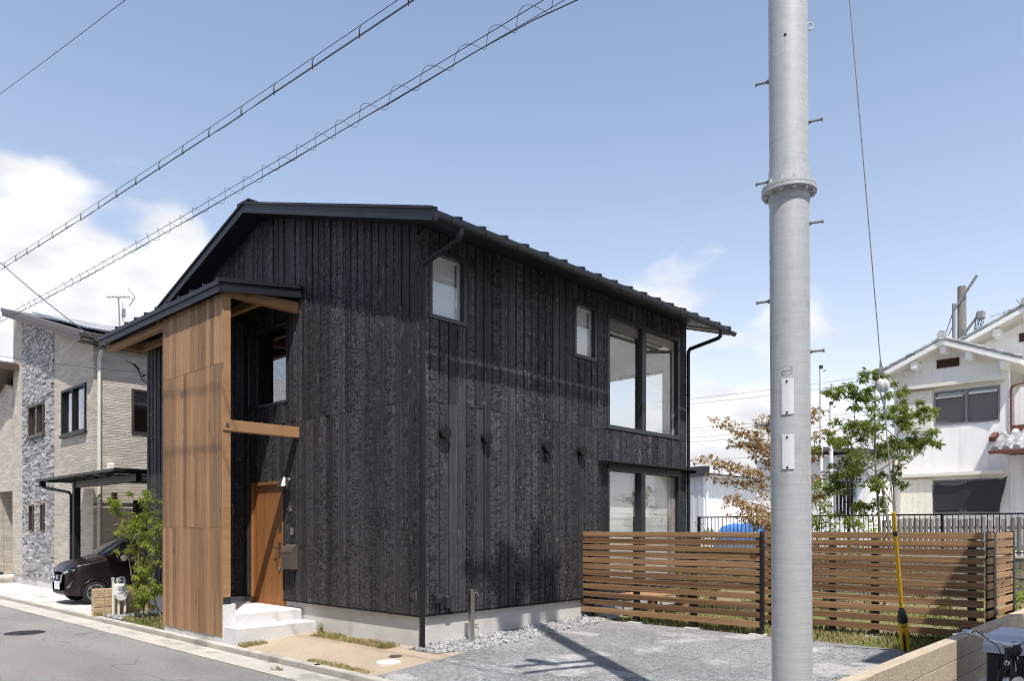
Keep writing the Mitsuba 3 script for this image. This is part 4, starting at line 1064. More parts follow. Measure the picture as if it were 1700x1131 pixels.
put(f'{tree}__trunk', M(*[limb(a, b, r, 0.008, 0.05, i + 40, 10) for i, (a, b, r) in enumerate(stems)]), 'bark', True)
br = []
for i, c in enumerate(gc):
    s = stems[i % len(stems)]
    t = np.clip((c[2] - 0.12 - 0.5) / (s[1][2] - 0.12), 0.25, 0.95)
    br.append(limb(np.asarray(s[0]) * (1 - t) + np.asarray(s[1]) * t, c, 0.010, 0.003, 0.1, i + 60, 6))
put(f'{tree}__branch', M(*br), 'bark', True, kind='stuff')
put(f'{tree}__foliage', clump_leaves(gc, [0.20, 0.20, 0.15, 0.17, 0.2, 0.17, 0.25, 0.27, 0.22, 0.26, 0.27, 0.22, 0.17, 0.25, 0.28, 0.24, 0.25, 0.24, 0.2, 0.12, 0.2, 0.2], 430, 0.082, 81, aspect=0.40, droop=0.25, jitter=0.5), 'leaf_green', kind='stuff')

btree = thing('copper_tree', 'sparse tree with copper brown leaves and spreading branches partly hidden by the grey pole', 'tree')
bc = [(5.65, -1.5, 3.55), (5.91, -1.63, 3.42), (6.0, -1.88, 3.2), (5.22, -1.36, 2.87), (5.62, -1.5, 2.85), (6.01, -1.59, 3.22), (6.1, -1.83, 2.61), (5.55, -1.42, 2.58), (5.54, -1.82, 2.18), (5.75, -1.6, 2.2), (6.36, -1.82, 3.01), (6.26, -2.15, 2.93),
      (6.4, -1.86, 3.62), (6.36, -2.11, 3.7), (6.23, -2.11, 2.28), (5.82, -1.97, 1.95), (5.9, -1.76, 1.9), (6.49, -2.1, 1.85), (6.99, -2.63, 3.71), (6.89, -2.82, 3.79), (7.04, -2.97, 3.41), (6.58, -2.78, 3.12), (7.13, -2.78, 3.06), (6.88, -2.8, 2.6), (7.23, -2.74, 2.3), (6.64, -2.26, 3.6), (6.52, -2.43, 3.25), (5.77, -2.21, 1.84)]
bt0, bt1 = np.array((6.5, -2.4, 0.13)), np.array((6.60, -2.42, 3.6))
put(f'{btree}__trunk', M(limb(bt0, bt1, 0.04, 0.01, 0.03, 5, 10), limb(bt0 + [0.05, 0.05, 0], (6.9, -2.75, 3.3), 0.025, 0.006, 0.05, 6, 9)), 'bark', True)
brs, lp = [], []
g = np.random.default_rng(44)
for i, c in enumerate(bc):
    t = np.clip((c[2] - 0.55) / 3.4, 0.2, 0.95)
    p0 = bt0 * (1 - t) + bt1 * t
    c = np.asarray(c)
    brs.append(limb(p0, c, 0.012, 0.003, 0.06, i + 100, 7))
    L = np.linalg.norm(c - p0)
    m = int(21 + 29 * L)
    tt = g.uniform(0.25, 1.05, m) ** 0.8
    base = p0 + (c - p0) * tt[:, None]
    # leaves sit in whorls on short side shoots
    wh = np.repeat(g.normal(0, 0.07, (m, 3)) * [1, 1, 0.6], 4, axis=0) + g.normal(0, 0.022, (m * 4, 3))
    lp.append(np.repeat(base, 4, axis=0) + wh)
put(f'{btree}__branch', M(*brs), 'bark', True, kind='stuff')
put(f'{btree}__foliage', leaves(np.vstack(lp), 0.066, 0.55, 0.35, 0.5, seed=9), 'leaf_brown', kind='stuff')

bush = thing('green_shrub', 'bright green leafy shrub behind the pole beside the copper-leaved tree', 'shrub')
bs = [(8.84, -2.12, 2.5), (8.96, -1.95, 2.19), (8.72, -2.28, 2.0), (8.72, -1.98, 1.75), (9.09, -2.39, 1.7), (9.4, -2.6, 1.6), (8.8, -2.2, 1.3), (9.2, -2.3, 1.1)]
put(f'{bush}__stem', M(*[limb((8.95, -2.15, 0.13), c, 0.015, 0.004, 0.1, i + 130) for i, c in enumerate(bs)]), 'bark', True)
put(f'{bush}__foliage', clump_leaves(bs, [0.25, 0.32, 0.32, 0.35, 0.35, 0.3, 0.35, 0.35], 190, 0.085, 83, aspect=0.5), 'leaf_lime', kind='stuff')
for i, (c, lab) in enumerate((((5.95, -0.75, 0.45), 'low yellow-green shrub seen through the gaps of the slatted fence near its middle post'), ((7.2, -4.6, 0.40), 'low yellowish shrub seen through the gaps of the right-hand slatted fence'), ((7.1, -6.0, 0.55), 'small green shrub at the right end of the slatted return fence'))):
    s_ = thing('low_shrub', lab, 'shrub', 'low garden shrubs')
    c = np.asarray(c)
    put(f'{s_}__stem', M(*[limb(c * [1, 1, 0] + [0, 0, 0.12], c + np.random.default_rng(i * 7 + k).normal(0, 0.18, 3), 0.008, 0.003, 0.1, k) for k in range(5)]), 'bark', True)
    put(f'{s_}__foliage', clump_leaves([c + np.random.default_rng(i * 9 + k).normal(0, 0.2, 3) * [1, 1, 0.8] for k in range(7)], [0.22] * 7, 70, 0.07, 90 + i, aspect=0.5), 'leaf_yellow' if i < 2 else 'leaf_lime', kind='stuff')

bam = thing('bamboo_shrub', 'young light green bamboo-like shrub growing beside the wooden porch screen', 'shrub')
bb = [(-1.01, 6.75, 2.30), (-1.05, 6.94, 1.98), (-1.25, 7.29, 2.04), (-1.44, 7.2, 2.09), (-1.19, 6.94, 1.75), (-1.01, 6.6, 1.8), (-0.96, 6.4, 1.64), (-1.21, 7.1, 1.58), (-1.05, 6.79, 1.41), (-1.17, 7.21, 1.23), (-0.94, 6.67, 1.35), (-1.05, 6.95, 1.0), (-0.9, 6.48, 1.07), (-1.08, 6.85, 0.80), (-0.98, 6.80, 0.83), (-1.08, 6.86, 0.40), (-1.05, 6.85, 0.26), (-0.97, 6.71, 0.5), (-0.87, 6.46, 0.62), (-1.13, 6.87, 0.55)]
bs_ = [((-1.12, 6.90, -0.1), (-1.03, 6.78, 2.2)), ((-1.05, 6.80, -0.1), (-1.35, 7.2, 2.0)), ((-1.0, 6.75, -0.1), (-0.95, 6.5, 1.7)), ((-1.15, 6.95, -0.1), (-1.2, 7.1, 1.4)), ((-1.08, 6.82, -0.1), (-1.05, 6.85, 1.7))]
put(f'{bam}__stem', M(*[limb(a, b, 0.014, 0.004, 0.04, i + 160, 9) for i, (a, b) in enumerate(bs_)], *[limb(np.asarray(bs_[i % 5][0]) * 0.45 + np.asarray(bs_[i % 5][1]) * 0.55 if c[2] > 0.9 else np.asarray(bs_[i % 5][0]) * 0.85 + np.asarray(bs_[i % 5][1]) * 0.15, c, 0.005, 0.002, 0.08, i + 170, 5) for i, c in enumerate(bb)]), 'bark', True)
put(f'{bam}__foliage', clump_leaves(bb, [0.13, 0.15, 0.14, 0.12, 0.16, 0.15, 0.14, 0.14, 0.15, 0.12, 0.15, 0.13, 0.13, 0.10, 0.12, 0.10, 0.10, 0.13, 0.12, 0.12], 180, 0.105, 85, aspect=0.22, droop=0.55), 'leaf_lime', kind='stuff')
single('plant_stake', cyl((-0.80, 6.62, -0.08), (-1.03, 6.86, 0.85), 0.016, n=10), 'old_board', 'slanting wooden stake propping the bamboo-like shrub', 'plant stake')
ts = thing('tree_stake', 'long pale wooden stake leaning on the green tree beyond the fence', 'plant stake')
put(f'{ts}__pole', cyl((7.05, -4.15, 0.12), (7.33, -3.75, 2.35), 0.022, n=10), 'old_board')

# ------------------------------------------------------------------ back garden wall, picket fence
rw = thing('retaining_wall', 'rough grey-brown block retaining wall along the back of the garden', 'wall')
for r in range(5):
    y = 4.6 - (0.2 if r % 2 else 0)
    while y > -8.5:
        put(f'{rw}__block', cbox(11.93 + rng.normal(0, 0.006), 12.12, y - 0.39, y, 0.02 + r * 0.2, 0.02 + r * 0.2 + 0.188, 0.008), 'rough_block')
        y -= 0.40
put(f'{rw}__core', box(11.95, 12.14, -8.6, 4.8, 0.0, 1.025), 'rough_block')
put(f'{rw}__coping', cbox(11.90, 12.15, -8.6, 4.8, 1.03, 1.085, 0.006), 'kerb_concrete')
pk = thing('picket_fence', 'black metal picket fence standing on the retaining wall behind the garden', 'fence')
put(f'{pk}__rail', M(box(11.985, 12.015, -8.5, 2.47, 1.955, 1.99), box(11.99, 12.01, -8.5, 2.47, 1.14, 1.165)), 'black_metal')
y = 2.42
while y > -6.6:
    put(f'{pk}__picket', box(11.993, 12.007, y - 0.007, y + 0.007, 1.166, 1.954), 'black_metal')
    y -= 0.11
y = 2.47
while y > -7:
    put(f'{pk}__post', box(11.972, 12.028, y - 0.028, y + 0.028, 1.05, 1.995), 'black_metal')
    y -= 2.0
ob = thing('board_fence', 'weathered grey upright board fence behind the black picket fence at the right', 'fence')
y, g = -1.9, np.random.default_rng(8)
while y > -4.9:
    put(f'{ob}__board', cbox(13.2, 13.222, y - 0.098, y, 1.0, 1.90 + g.normal(0, 0.015), 0.003), 'old_board')
    y -= 0.118 + (0.05 if g.uniform() < 0.15 else 0)
put(f'{ob}__rail', M(box(13.223, 13.27, -4.9, -1.9, 1.2, 1.27), box(13.223, 13.27, -4.9, -1.9, 1.65, 1.72)), 'old_board')
gx, gy_ = np.meshgrid(np.linspace(0, 1, 26), np.linspace(0, 1, 22))
hh = np.minimum(1, 9 * np.minimum(np.minimum(gx, 1 - gx), np.minimum(gy_, 1 - gy_))) ** 0.5
tv = np.stack([13.4 + 1.3 * gx, 0.65 + 2.2 * gy_, 1.0 + 0.78 * hh + 0.16 * (meshkit.fbm(np.stack([gx * 6, gy_ * 8, gx * 0], -1), 3, 2) - 0.5)], -1).reshape(-1, 3)
ii, jj = np.meshgrid(np.arange(21), np.arange(25), indexing='ij')
q = ii * 26 + jj
tf = np.concatenate([np.stack([q, q + 1, q + 27], -1).reshape(-1, 3), np.stack([q, q + 27, q + 26], -1).reshape(-1, 3)])
single('tarpaulin', (tv, tf), 'tarp', 'bright blue tarpaulin over a pile behind the picket fence', 'tarpaulin', smooth=True)
hb = thing('back_shrub', 'green shrub between the picket fence and the blue tarpaulin', 'shrub')
put(f'{hb}__stem', M(*[limb((12.8, 2.75, 1.0), (12.8 + 0.2 * math.sin(k), 2.7 + 0.2 * math.cos(k), 1.7), 0.01, 0.004, 0.1, k) for k in range(4)]), 'bark', True)
put(f'{hb}__foliage', clump_leaves([(12.8, 2.7, 1.65), (12.9, 2.5, 1.5), (12.7, 2.8, 1.4)], [0.25] * 3, 90, 0.08, 97, aspect=0.5), 'leaf_green', kind='stuff')
# ------------------------------------------------------------------ tan sided house at the left


def shed(x0, x1, ya, za, yb, zb, t):
    """A sloping slab from (ya, za) to (yb, zb), top heights."""
    v = np.array([[x, y, z - dz] for x in (x0, x1) for y, z in ((ya, za), (yb, zb)) for dz in (t, 0.0)])
    return fixv((v, np.array([[0, 1, 3], [0, 3, 2], [4, 6, 7], [4, 7, 5], [0, 4, 5], [0, 5, 1], [2, 3, 7], [2, 7, 6], [1, 5, 7], [1, 7, 3], [0, 2, 6], [0, 6, 4]])))


NX, NY = 0.30, 13.72
nh = thing('tan_house', 'two-storey house with tan horizontal siding and a grey stone strip at the left', 'house')
NFX, NFY = Frame('X', NX), Frame('Y', NY)
rt = lambda y: 6.75 + (y - 13.37) * 0.278
wl, wm, ws1, ws2 = (14.24, 4.31, 16.23, 5.60), (17.87, 4.54, 19.46, 5.51), (18.97, 1.57, 19.40, 2.42), (17.87, 1.57, 18.22, 2.43)
front = P([(NY, 0.14), (21.31, 0.14), (21.31, rt(21.31) - 0.2), (NY, rt(NY) - 0.2)])
put(f'{nh}__wall', NFX.prism(front.difference(hole(wl, wm, ws1, ws2)), -0.16, 0.0), 'tan_siding')
wr, wdr = (1.26, 4.27, 2.9, 5.50), (1.35, -0.1, 4.2, 2.1)
put(f'{nh}__wall', NFY.prism(sbox(NX + 0.001, 0.14, 9, rt(NY) - 0.22).difference(hole(wr, (1.30, 0.14, 3.4, 2.45))), -0.16, -0.002), 'tan_siding')
put(f'{nh}__wall', M(box(NX + 0.01, 9, 27.5, 27.7, -0.2, 6.0), box(8.9, 9.0, NY + 0.01, 27.5, -0.2, 6.2), box(NX + 0.17, 8.9, NY + 0.17, 27.5, 3.0, 3.25)), 'room_lining')
put(f'{nh}__foundation', M(box(NX + 0.02, NX + 0.2, NY + 0.02, 21.3, -0.3, 0.138), box(NX + 0.2, 9, NY + 0.021, NY + 0.2, -0.3, 0.138)), 'foundation_concrete')
# stacked stone strip of thin blocks
sv, sc, g = [], [], np.random.default_rng(3)
z = 0.15
while z < 8.4:
    y = 16.98 - g.uniform(0, 0.2)
    while y < 20.22:
        w_ = g.uniform(0.14, 0.34)
        a0, a1 = max(y, 16.98), min(y + w_, 20.22)
        top = rt(a0) - 0.24
        z1 = z + 0.060
        skip = any(q[0] - 0.03 < a1 and a0 < q[2] + 0.03 and q[1] - 0.03 < z1 and z < q[3] + 0.03 for q in (wm, ws1, ws2))
        if a1 - a0 > 0.02 and z1 < top and not skip:
            sv.append(NFX.box(a0 + 0.003, a1 - 0.003, 0.001, 0.010 + g.uniform(0, 0.026), z, z1 - 0.004))
            sc.append(np.tile(np.clip(g.normal(0.36, 0.11), 0.14, 0.62) * np.array([1.0, 0.985, 0.97]), (8, 1)))
        y += w_
    z += 0.062
put(f'{nh}__stone_strip', M(*sv), 'stone_tint', kind='stuff', label='strip of thin grey stacked stones up the tan facade', color=np.vstack(sc))
for q, sp, nm in ((wl, (15.28,), 'large upper window right of the stone strip'), (wm, (18.6,), 'upper window set in the stone strip'), (ws1, (), 'narrow left slit window in the stone strip'), (ws2, (), 'narrow right slit window in the stone strip')):
    fm = 'black_metal' if q is wl else 'brown_frame'
    w = window(nh, NFX, q[0], q[2], q[1], q[3], splits=sp, fw=0.06, proud=0.05, deep=0.1, mull=0.06, fm=fm, gb=-0.04, label=nm,
               back=((('curtain', 'curtain', q[0] + 0.95, q[2], q[1], q[3], 0.14),) if q is wl else (('curtain', 'curtain', q[0], q[0] + 0.75, q[1], q[3], 0.14),) if q is wm else ()))
    if q in (wl, wm):
        put(f'{w}__sill', NFX.box(q[0] - 0.05, q[2] + 0.05, 0.0, 0.09, q[1] - 0.07, q[1] - 0.002), fm)
w = window(nh, NFY, wr[0], wr[2], wr[1], wr[3], splits=(2.1,), fw=0.06, proud=0.04, deep=0.1, fm='brown_frame', gb=-0.04, label='upper window on the right face of the tan house')
put(f'{w}__sill', NFY.box(wr[0], wr[2], 0.005, 0.035, wr[1] + 0.80, wr[1] + 0.85), 'brown_frame')
put(f'{nh}__door', M(NFY.box(1.36, 2.3, -0.12, -0.08, 0.14, 2.3), NFY.box(1.30, 1.36, -0.14, 0.03, 0.14, 2.45), NFY.box(1.36, 3.4, -0.14, 0.03, 2.38, 2.45), NFY.box(1.36, 3.4, 0.0, 0.25, 1.85, 2.05)), 'brown_frame')
put(f'{nh}__wall_lamp', M(cyl((0.78, NY - 0.12, 2.42), (0.78, NY - 0.12, 2.62), 0.075, n=18), box(0.74, 0.82, NY - 0.12, NY - 0.005, 2.5, 2.58)), 'bronze', 40)
put(f'{nh}__vent_hood', cbox(0.62, 0.80, NY - 0.13, NY - 0.003, 3.12, 3.42, 0.03), 'white_paint')
put(f'{nh}__downpipe', M(cyl((NX + 0.12, NY - 0.07, -0.1), (NX + 0.12, NY - 0.07, 6.15), 0.045, n=16), cyl((NX + 0.12, NY - 0.07, 6.15), (NX + 0.12, NY - 0.25, 6.36), 0.045, n=16)), 'cream_paint', 40)
r_ = put(f'{nh}__roof', shed(-0.12, 8.9, 13.36, rt(13.36), 20.85, rt(20.85), 0.05), 'grey_roof')
put(f'{r_}__barge_board', M(shed(-0.16, -0.12, 13.36, rt(13.36) + 0.01, 20.87, rt(20.87) + 0.01, 0.13), shed(-0.13, -0.09, 13.36, rt(13.36) - 0.11, 20.87, rt(20.87) - 0.11, 0.14)), 'bronze')
put(f'{r_}__soffit', shed(-0.10, 0.32, 13.40, rt(13.4) - 0.12, 20.84, rt(20.84) - 0.12, 0.02), 'cream_paint')
put(f'{nh}__gutter', M(cbox(-0.12, 8.9, 13.22, 13.36, 6.58, 6.72, 0.02), box(-0.1, 8.9, 13.362, 13.70, 6.52, 6.54)), 'brown_frame')
for k in range(5):
    x0 = 0.15 + k * 1.05
    sp = shed(x0, x0 + 1.0, 13.6, rt(13.6) + 0.13, 18.6, rt(18.6) + 0.13, 0.04)
    put(f'{nh}__solar_panel', sp, 'solar')
# left wing and recessed porch
NW = Frame('X', NX - 0.02)
wl2 = (23.3, 3.75, 24.9, 4.9)
put(f'{nh}__wall', M(NW.prism(P([(21.315, 0.14), (28, 0.14), (28, 5.0), (23.5, 7.0), (21.315, 6.35)]).difference(hole(wl2, (21.16 + 0.16, 0.0, 23.1, 2.93))), -0.16, 0.0)), 'tan_siding')
window(nh, NW, *[wl2[i] for i in (0, 2, 1, 3)], fw=0.07, proud=0.05, deep=0.1, fm='brown_frame', gb=-0.04, label='upper window of the left wing at the picture edge', back=(('curtain', 'curtain', 23.3, 24.9, 3.75, 4.9, 0.14),))
put(f'{r_}__left_wing', M(shed(-0.25, 8, 21.0, 7.15, 27.5, 5.2, 0.22), shed(-0.25, 8, 20.6, 7.02, 21.0, 7.15, 0.2)), 'bronze')
sv = []
z = 0.15
while z < 2.9:
    y = 21.35
    while y < 23.1:
        w_ = g.uniform(0.14, 0.34)
        sv.append(NW.box(y + 0.003, min(y + w_, 23.1) - 0.003, -1.15, -1.13 + g.uniform(0, 0.02), z, z + 0.058))
        y += w_
    z += 0.062
put(f'{nh}__stone_strip', M(*sv), 'stone_tint', kind='stuff', label='grey stacked stones at the back of the recessed porch', color=np.repeat(np.clip(g.normal(0.30, 0.13, (len(sv), 1)), 0.1, 0.6) * [[1, 0.985, 0.97]], 8, axis=0))
put(f'{nh}__porch_wall', M(NW.box(21.33, 23.1, -1.3, -1.16, 0.0, 2.95), NW.box(21.20, 21.315, -1.2, -0.17, 0.0, 2.95), NW.box(23.1, 23.2, -1.2, -0.17, 0.0, 2.95), NW.box(21.3, 23.2, -1.2, -0.17, 2.93, 3.0), NW.box(21.3, 23.2, -1.2, 0.3, -0.2, 0.05)), 'tan_siding')
put(f'{nh}__porch_step', NW.box(21.1, 23.4, 0.0, 0.9, -0.2, 0.02, 0.01), 'kerb_concrete')
an = thing('rooftop_antenna', 'thin television antenna on a mast above the roof of the tan house', 'antenna', 'rooftop antennas')


def antenna(key, base, top, d1, n, L, d2=None):
    base, top, d1 = np.asarray(base, float), np.asarray(top, float), np.asarray(d1, float)
    put(f'{key}__mast', cyl(base, top, 0.022, n=8), 'cable_steel')
    cr = np.cross(d1, [0, 0, 1.0])
    el = [cyl(top - d1 * L * 0.5, top + d1 * L * 0.5, 0.012, n=6)]
    for k in range(n):
        c = top + d1 * L * (k / (n - 1) - 0.5)
        h = 0.12 + 0.10 * k / n
        el.append(cyl(c - cr * h, c + cr * h, 0.008, n=5))
    c = top + d1 * L * 0.5
    el += [cyl(c - [0, 0, 0.28] + d1 * -0.02, c + d1 * 0.16, 0.014, n=6), cyl(c + [0, 0, 0.28] + d1 * -0.06, c + d1 * 0.16, 0.014, n=6)]
    put(f'{key}__aerial', M(*el), 'cable_steel')


antenna(an, (2.24, 17.3, 7.6), (2.20, 17.34, 8.97), RTV, 7, 0.72)
put(f'{an}__booster', M(cbox(2.27, 2.37, 17.2, 17.3, 8.35, 8.62, 0.02), cyl((2.30, 17.25, 8.2), (2.30, 17.25, 8.8), 0.012, n=6)), 'cable_steel')

# carport with its posts in front of the tan house
cp = thing('carport', 'black carport roof on a slim post over the dark car', 'carport')
put(f'{cp}__roof_frame', M(box(-0.87, -0.82, 8.9, 14.32, 2.875, 2.935), box(-0.82, 0.26, 14.27, 14.32, 2.876, 2.934), box(-0.82, 4.0, 8.9, 8.95, 2.876, 2.934), *[box(-0.82, 0.25 if y > 13.6 else 4.0, y, y + 0.03, 2.885, 2.93) for y in (9.8, 10.7, 11.6, 12.5, 13.4)]), 'black_metal')
put(f'{cp}__panel', M(*[box(-0.815, 0.25 if y > 13.2 else 3.98, y + 0.031, y + 0.869, 2.912, 2.916) for y in (8.93, 9.8, 10.7, 11.6, 12.5)], box(-0.815, 0.24, 13.431, 14.268, 2.912, 2.916)), 'smoked_panel')
bm = put(f'{cp}__beam', box(-0.40, -0.28, 8.95, 13.0, 2.68, 2.85), 'black_metal')
for y in np.arange(9.2, 13, 0.75):
    put(f'{bm}__bracket', box(-0.43, -0.25, y, y + 0.06, 2.845, 2.885), 'black_metal')
put(f'{cp}__post', cbox(-0.42, -0.27, 12.86, 13.02, -0.15, 2.87, 0.01), 'black_metal')
put(f'{cp}__gutter', cbox(-0.84, -0.70, 14.10, 14.25, 2.74, 2.88, 0.02), 'black_metal')
put(f'{cp}__downpipe', tube([(-0.76, 14.15, 2.76), (-0.75, 14.10, 2.72), (-0.45, 13.16, 2.58), (-0.42, 13.10, 2.50), (-0.42, 13.10, -0.1)], 0.035, 12), 'black_metal', True)

# tan split-face block wall and gas meter
tb = thing('tan_block_wall', 'short low wall of tan split-face blocks in front of the dark car', 'wall')
g = np.random.default_rng(14)
for r in range(3):
    z1 = 0.445 - r * 0.19
    x = -1.44
    k = 0
    while x < -0.20:
        w_ = 0.215
        put(f'{tb}__block', cbox(x + 0.006, min(x + w_, -0.16) - 0.006, 8.35 - g.uniform(0, 0.006), 8.48, z1 - 0.179, z1, 0.010), 'split_block')
        x += w_
put(f'{tb}__mortar', box(-1.43, -0.17, 8.366, 8.472, -0.3, 0.43), 'kerb_concrete')
gm_ = thing('gas_meter', 'pale grey gas meter on two cream pipes in front of the tan block wall', 'gas meter')
GMX, GMY = -1.02, 8.10
put(f'{gm_}__body', M(cbox(GMX - 0.13, GMX + 0.12, GMY - 0.07, GMY + 0.07, 0.30, 0.55, 0.03), cyl((GMX, GMY - 0.08, 0.32), (GMX, GMY + 0.08, 0.32), 0.105, n=24)), 'white_paint')
put(f'{gm_}__dial', M(cbox(GMX - 0.07, GMX + 0.07, GMY - 0.088, GMY - 0.071, 0.42, 0.50, 0.006), cbox(GMX - 0.05, GMX + 0.04, GMY - 0.092, GMY - 0.088, 0.37, 0.39, 0.002)), 'corrugated_grey')
put(f'{gm_}__pipe', M(*[cyl((GMX + x, GMY, -0.15), (GMX + x, GMY, 0.32), 0.025, n=12) for x in (-0.03, 0.09)], cyl((GMX - 0.13, GMY + 0.01, -0.15), (GMX - 0.13, GMY + 0.01, 0.62), 0.027, n=12)), 'cream_paint', 40)
put(f'{gm_}__valve', M(*[cyl((GMX + x, GMY, 0.55), (GMX + x, GMY, 0.66), 0.03, n=10) for x in (-0.05, 0.08)], bar((GMX - 0.05, GMY, 0.66), (GMX + 0.08, GMY, 0.68), 0.03, 0.03), cyl((GMX - 0.09, GMY - 0.02, 0.61), (GMX + 0.02, GMY - 0.02, 0.61), 0.018, n=8), cyl((GMX - 0.13, GMY + 0.01, 0.62), (GMX - 0.13, GMY + 0.01, 0.68), 0.035, n=10)), 'corrugated_grey')

# ------------------------------------------------------------------ the dark car
car = thing('parked_car', 'small dark brown hatchback with pale roof parked nose out under the carport', 'car')
CX, CY, CZ = -1.04, 11.92, -0.125          # front bumper, centre line, ground


def car_sec(x):
    """Half widths and heights at a distance x from the nose: sill, bumper line, belt and roof."""
    zt = np.interp(x, [0.0, 0.06, 0.20, 0.62, 0.80, 1.35, 1.75, 2.6, 3.15, 3.36, 3.40], [0.74, 0.87, 0.97, 1.07, 1.13, 1.57, 1.65, 1.67, 1.61, 1.32, 0.9])
    zb = np.interp(x, [0.0, 0.06, 0.20, 0.62, 0.80, 1.75, 2.6, 3.15, 3.36, 3.40], [0.72, 0.83, 0.92, 1.01, 1.03, 1.05, 1.08, 1.10, 1.06, 0.88])
    zs = np.interp(x, [0.0, 0.1, 0.4, 3.0, 3.4], [0.30, 0.22, 0.20, 0.20, 0.32])
    wb = np.interp(x, [0.0, 0.06, 0.18, 0.5, 0.9, 2.6, 3.2, 3.40], [0.46, 0.58, 0.675, 0.725, 0.737, 0.737, 0.70, 0.60])
    wt = np.interp(x, [0.0, 0.06, 0.20, 0.62, 0.80, 1.35, 1.75, 2.6, 3.2, 3.4], [0.40, 0.50, 0.58, 0.64, 0.645, 0.60, 0.575, 0.57, 0.55, 0.52])
    return zt, zb, zs, wb, wt


def car_loop(x, n=40):
    zt, zb, zs, wb, wt = car_sec(x)
    crown = 0.035
    pts = [(0.0, zs), (wb * 0.86, zs), (wb * 0.97, zs + 0.07), (wb, zs + 0.30 * (zb - zs)), (wb, zs + 0.75 * (zb - zs)), (wb * 0.985, zb), (wt + (wb - wt) * 0.35, zb + (zt - zb) * 0.35), (wt, zb + (zt - zb) * 0.84), (wt * 0.93, zt - 0.018), (wt * 0.6, zt + crown * 0.6), (0.0, zt + crown)]
    p = np.array(pts)
    # resample smoothly
    d = np.r_[0, np.cumsum(np.linalg.norm(np.diff(p, axis=0), axis=1))]
    from scipy.interpolate import PchipInterpolator
    s = np.linspace(0, 1, n) * d[-1]
    return np.column_stack([PchipInterpolator(d, p[:, 0])(s), PchipInterpolator(d, p[:, 1])(s)])


xs = np.unique(np.r_[0, 0.03, 0.06, 0.1, 0.15, 0.2, np.linspace(0.28, 3.1, 34), 3.2, 3.28, 3.34, 3.38, 3.40])
N = 40
L_ = np.array([car_loop(x, N) for x in xs])
full = np.concatenate([L_, L_[:, ::-1][:, 1:-1] * [-1, 1]], axis=1)      # closed loops, right side then left
m_ = full.shape[1]
cv = np.array([[CX + xs[i], CY - full[i, j, 0], CZ + full[i, j, 1]] for i in range(len(xs)) for j in range(m_)])
cf, gf, rf = [], [], []
for i in range(len(xs) - 1):
    xm = (xs[i] + xs[i + 1]) / 2
    zt, zb, zs, wb, wt = car_sec(xm)
    for j in range(m_):
        q = [i * m_ + j, i * m_ + (j + 1) % m_, (i + 1) * m_ + (j + 1) % m_, (i + 1) * m_ + j]
        zc = cv[q, 2].mean() - CZ
        yc = abs(cv[q, 1].mean() - CY)
        # cut the wheel arches out of the flanks
        arch = any((xm - wx) ** 2 + (zc - 0.29) ** 2 < 0.325 ** 2 for wx in (0.58, 2.83)) and yc > 0.45
        if arch:
            continue
        tri = [[q[0], q[1], q[2]], [q[0], q[2], q[3]]]
        wind = 0.80 < xm < 1.42 and zc > zb + 0.05 and yc < wt * 0.93
        sidew = 1.05 < xm < 3.0 and zb + 0.04 < zc < zt - 0.075 and yc > wt * 0.90 and abs(xm - 1.98) > 0.05 and zc < 1.08 + (xm - 0.80) * 0.72
        roofp = zc > zt - 0.05 and xm > 1.40
        (gf if (wind or sidew) else rf if roofp else cf).extend(tri)
body = fixv((cv, np.array(cf + gf + rf)))
flip = not np.array_equal(body[1][0], np.array(cf[0]))
fo = lambda fl: np.array(fl)[:, ::-1] if flip else np.array(fl)
put(f'{car}__body', (cv, fo(cf)), 'car_paint', True)
put(f'{car}__window', (cv, fo(gf)), 'car_glass', True)
put(f'{car}__roof', (cv, fo(rf)), 'car_roof', True, label='pale beige roof of the dark car')
put(f'{car}__underbody', box(CX + 0.25, CX + 3.2, CY - 0.6, CY + 0.6, CZ + 0.2, CZ + 0.55), 'rubber')
for wx, s in ((0.58, -1), (0.58, 1), (2.83, -1), (2.83, 1)):
    c = np.array([CX + wx, CY + s * 0.655, CZ + 0.285])
    o = np.array([0, s, 0.0])
    wk = put(f'{car}__wheel', M(cyl(c - o * 0.08, c + o * 0.055, 0.272, 0.272, n=36), cyl(c + o * 0.055, c + o * 0.075, 0.272, 0.235, n=36)), 'rubber', 40)
    put(f'{wk}__rim', M(ring(c + o * 0.068, o, 0.185, 0.014, 32, 8), cyl(c + o * 0.05, c + o * 0.078, 0.045, n=16), *[bar(c + o * 0.066 + np.array([math.cos(a), 0, math.sin(a)]) * 0.03, c + o * 0.066 + np.array([math.cos(a), 0, math.sin(a)]) * 0.18, 0.035, 0.02, (0, 1, 0)) for a in np.arange(8) * math.pi / 4]), 'chrome', 40)
    put(f'{car}__wheel_arch', tube([c + np.array([0.315 * math.cos(t), s * 0.07, 0.315 * math.sin(t)]) for t in np.linspace(-0.15, math.pi + 0.15, 20)], 0.018, 8), 'car_paint', True)


def onbody(yl, zl, off=0.006):
    """The point of the nose at a lateral offset and a height."""
    lo, hi = 0.0, 1.6
    for _ in range(40):
        mid = (lo + hi) / 2
        Lp = car_loop(mid, 80)
        inside = zl < car_sec(mid)[0] + 0.03 and abs(yl) < np.interp(zl, Lp[:, 1], Lp[:, 0])
        lo, hi = (lo, mid) if inside else (mid, hi)
    return np.array([CX + hi - off, CY - yl, CZ + zl])


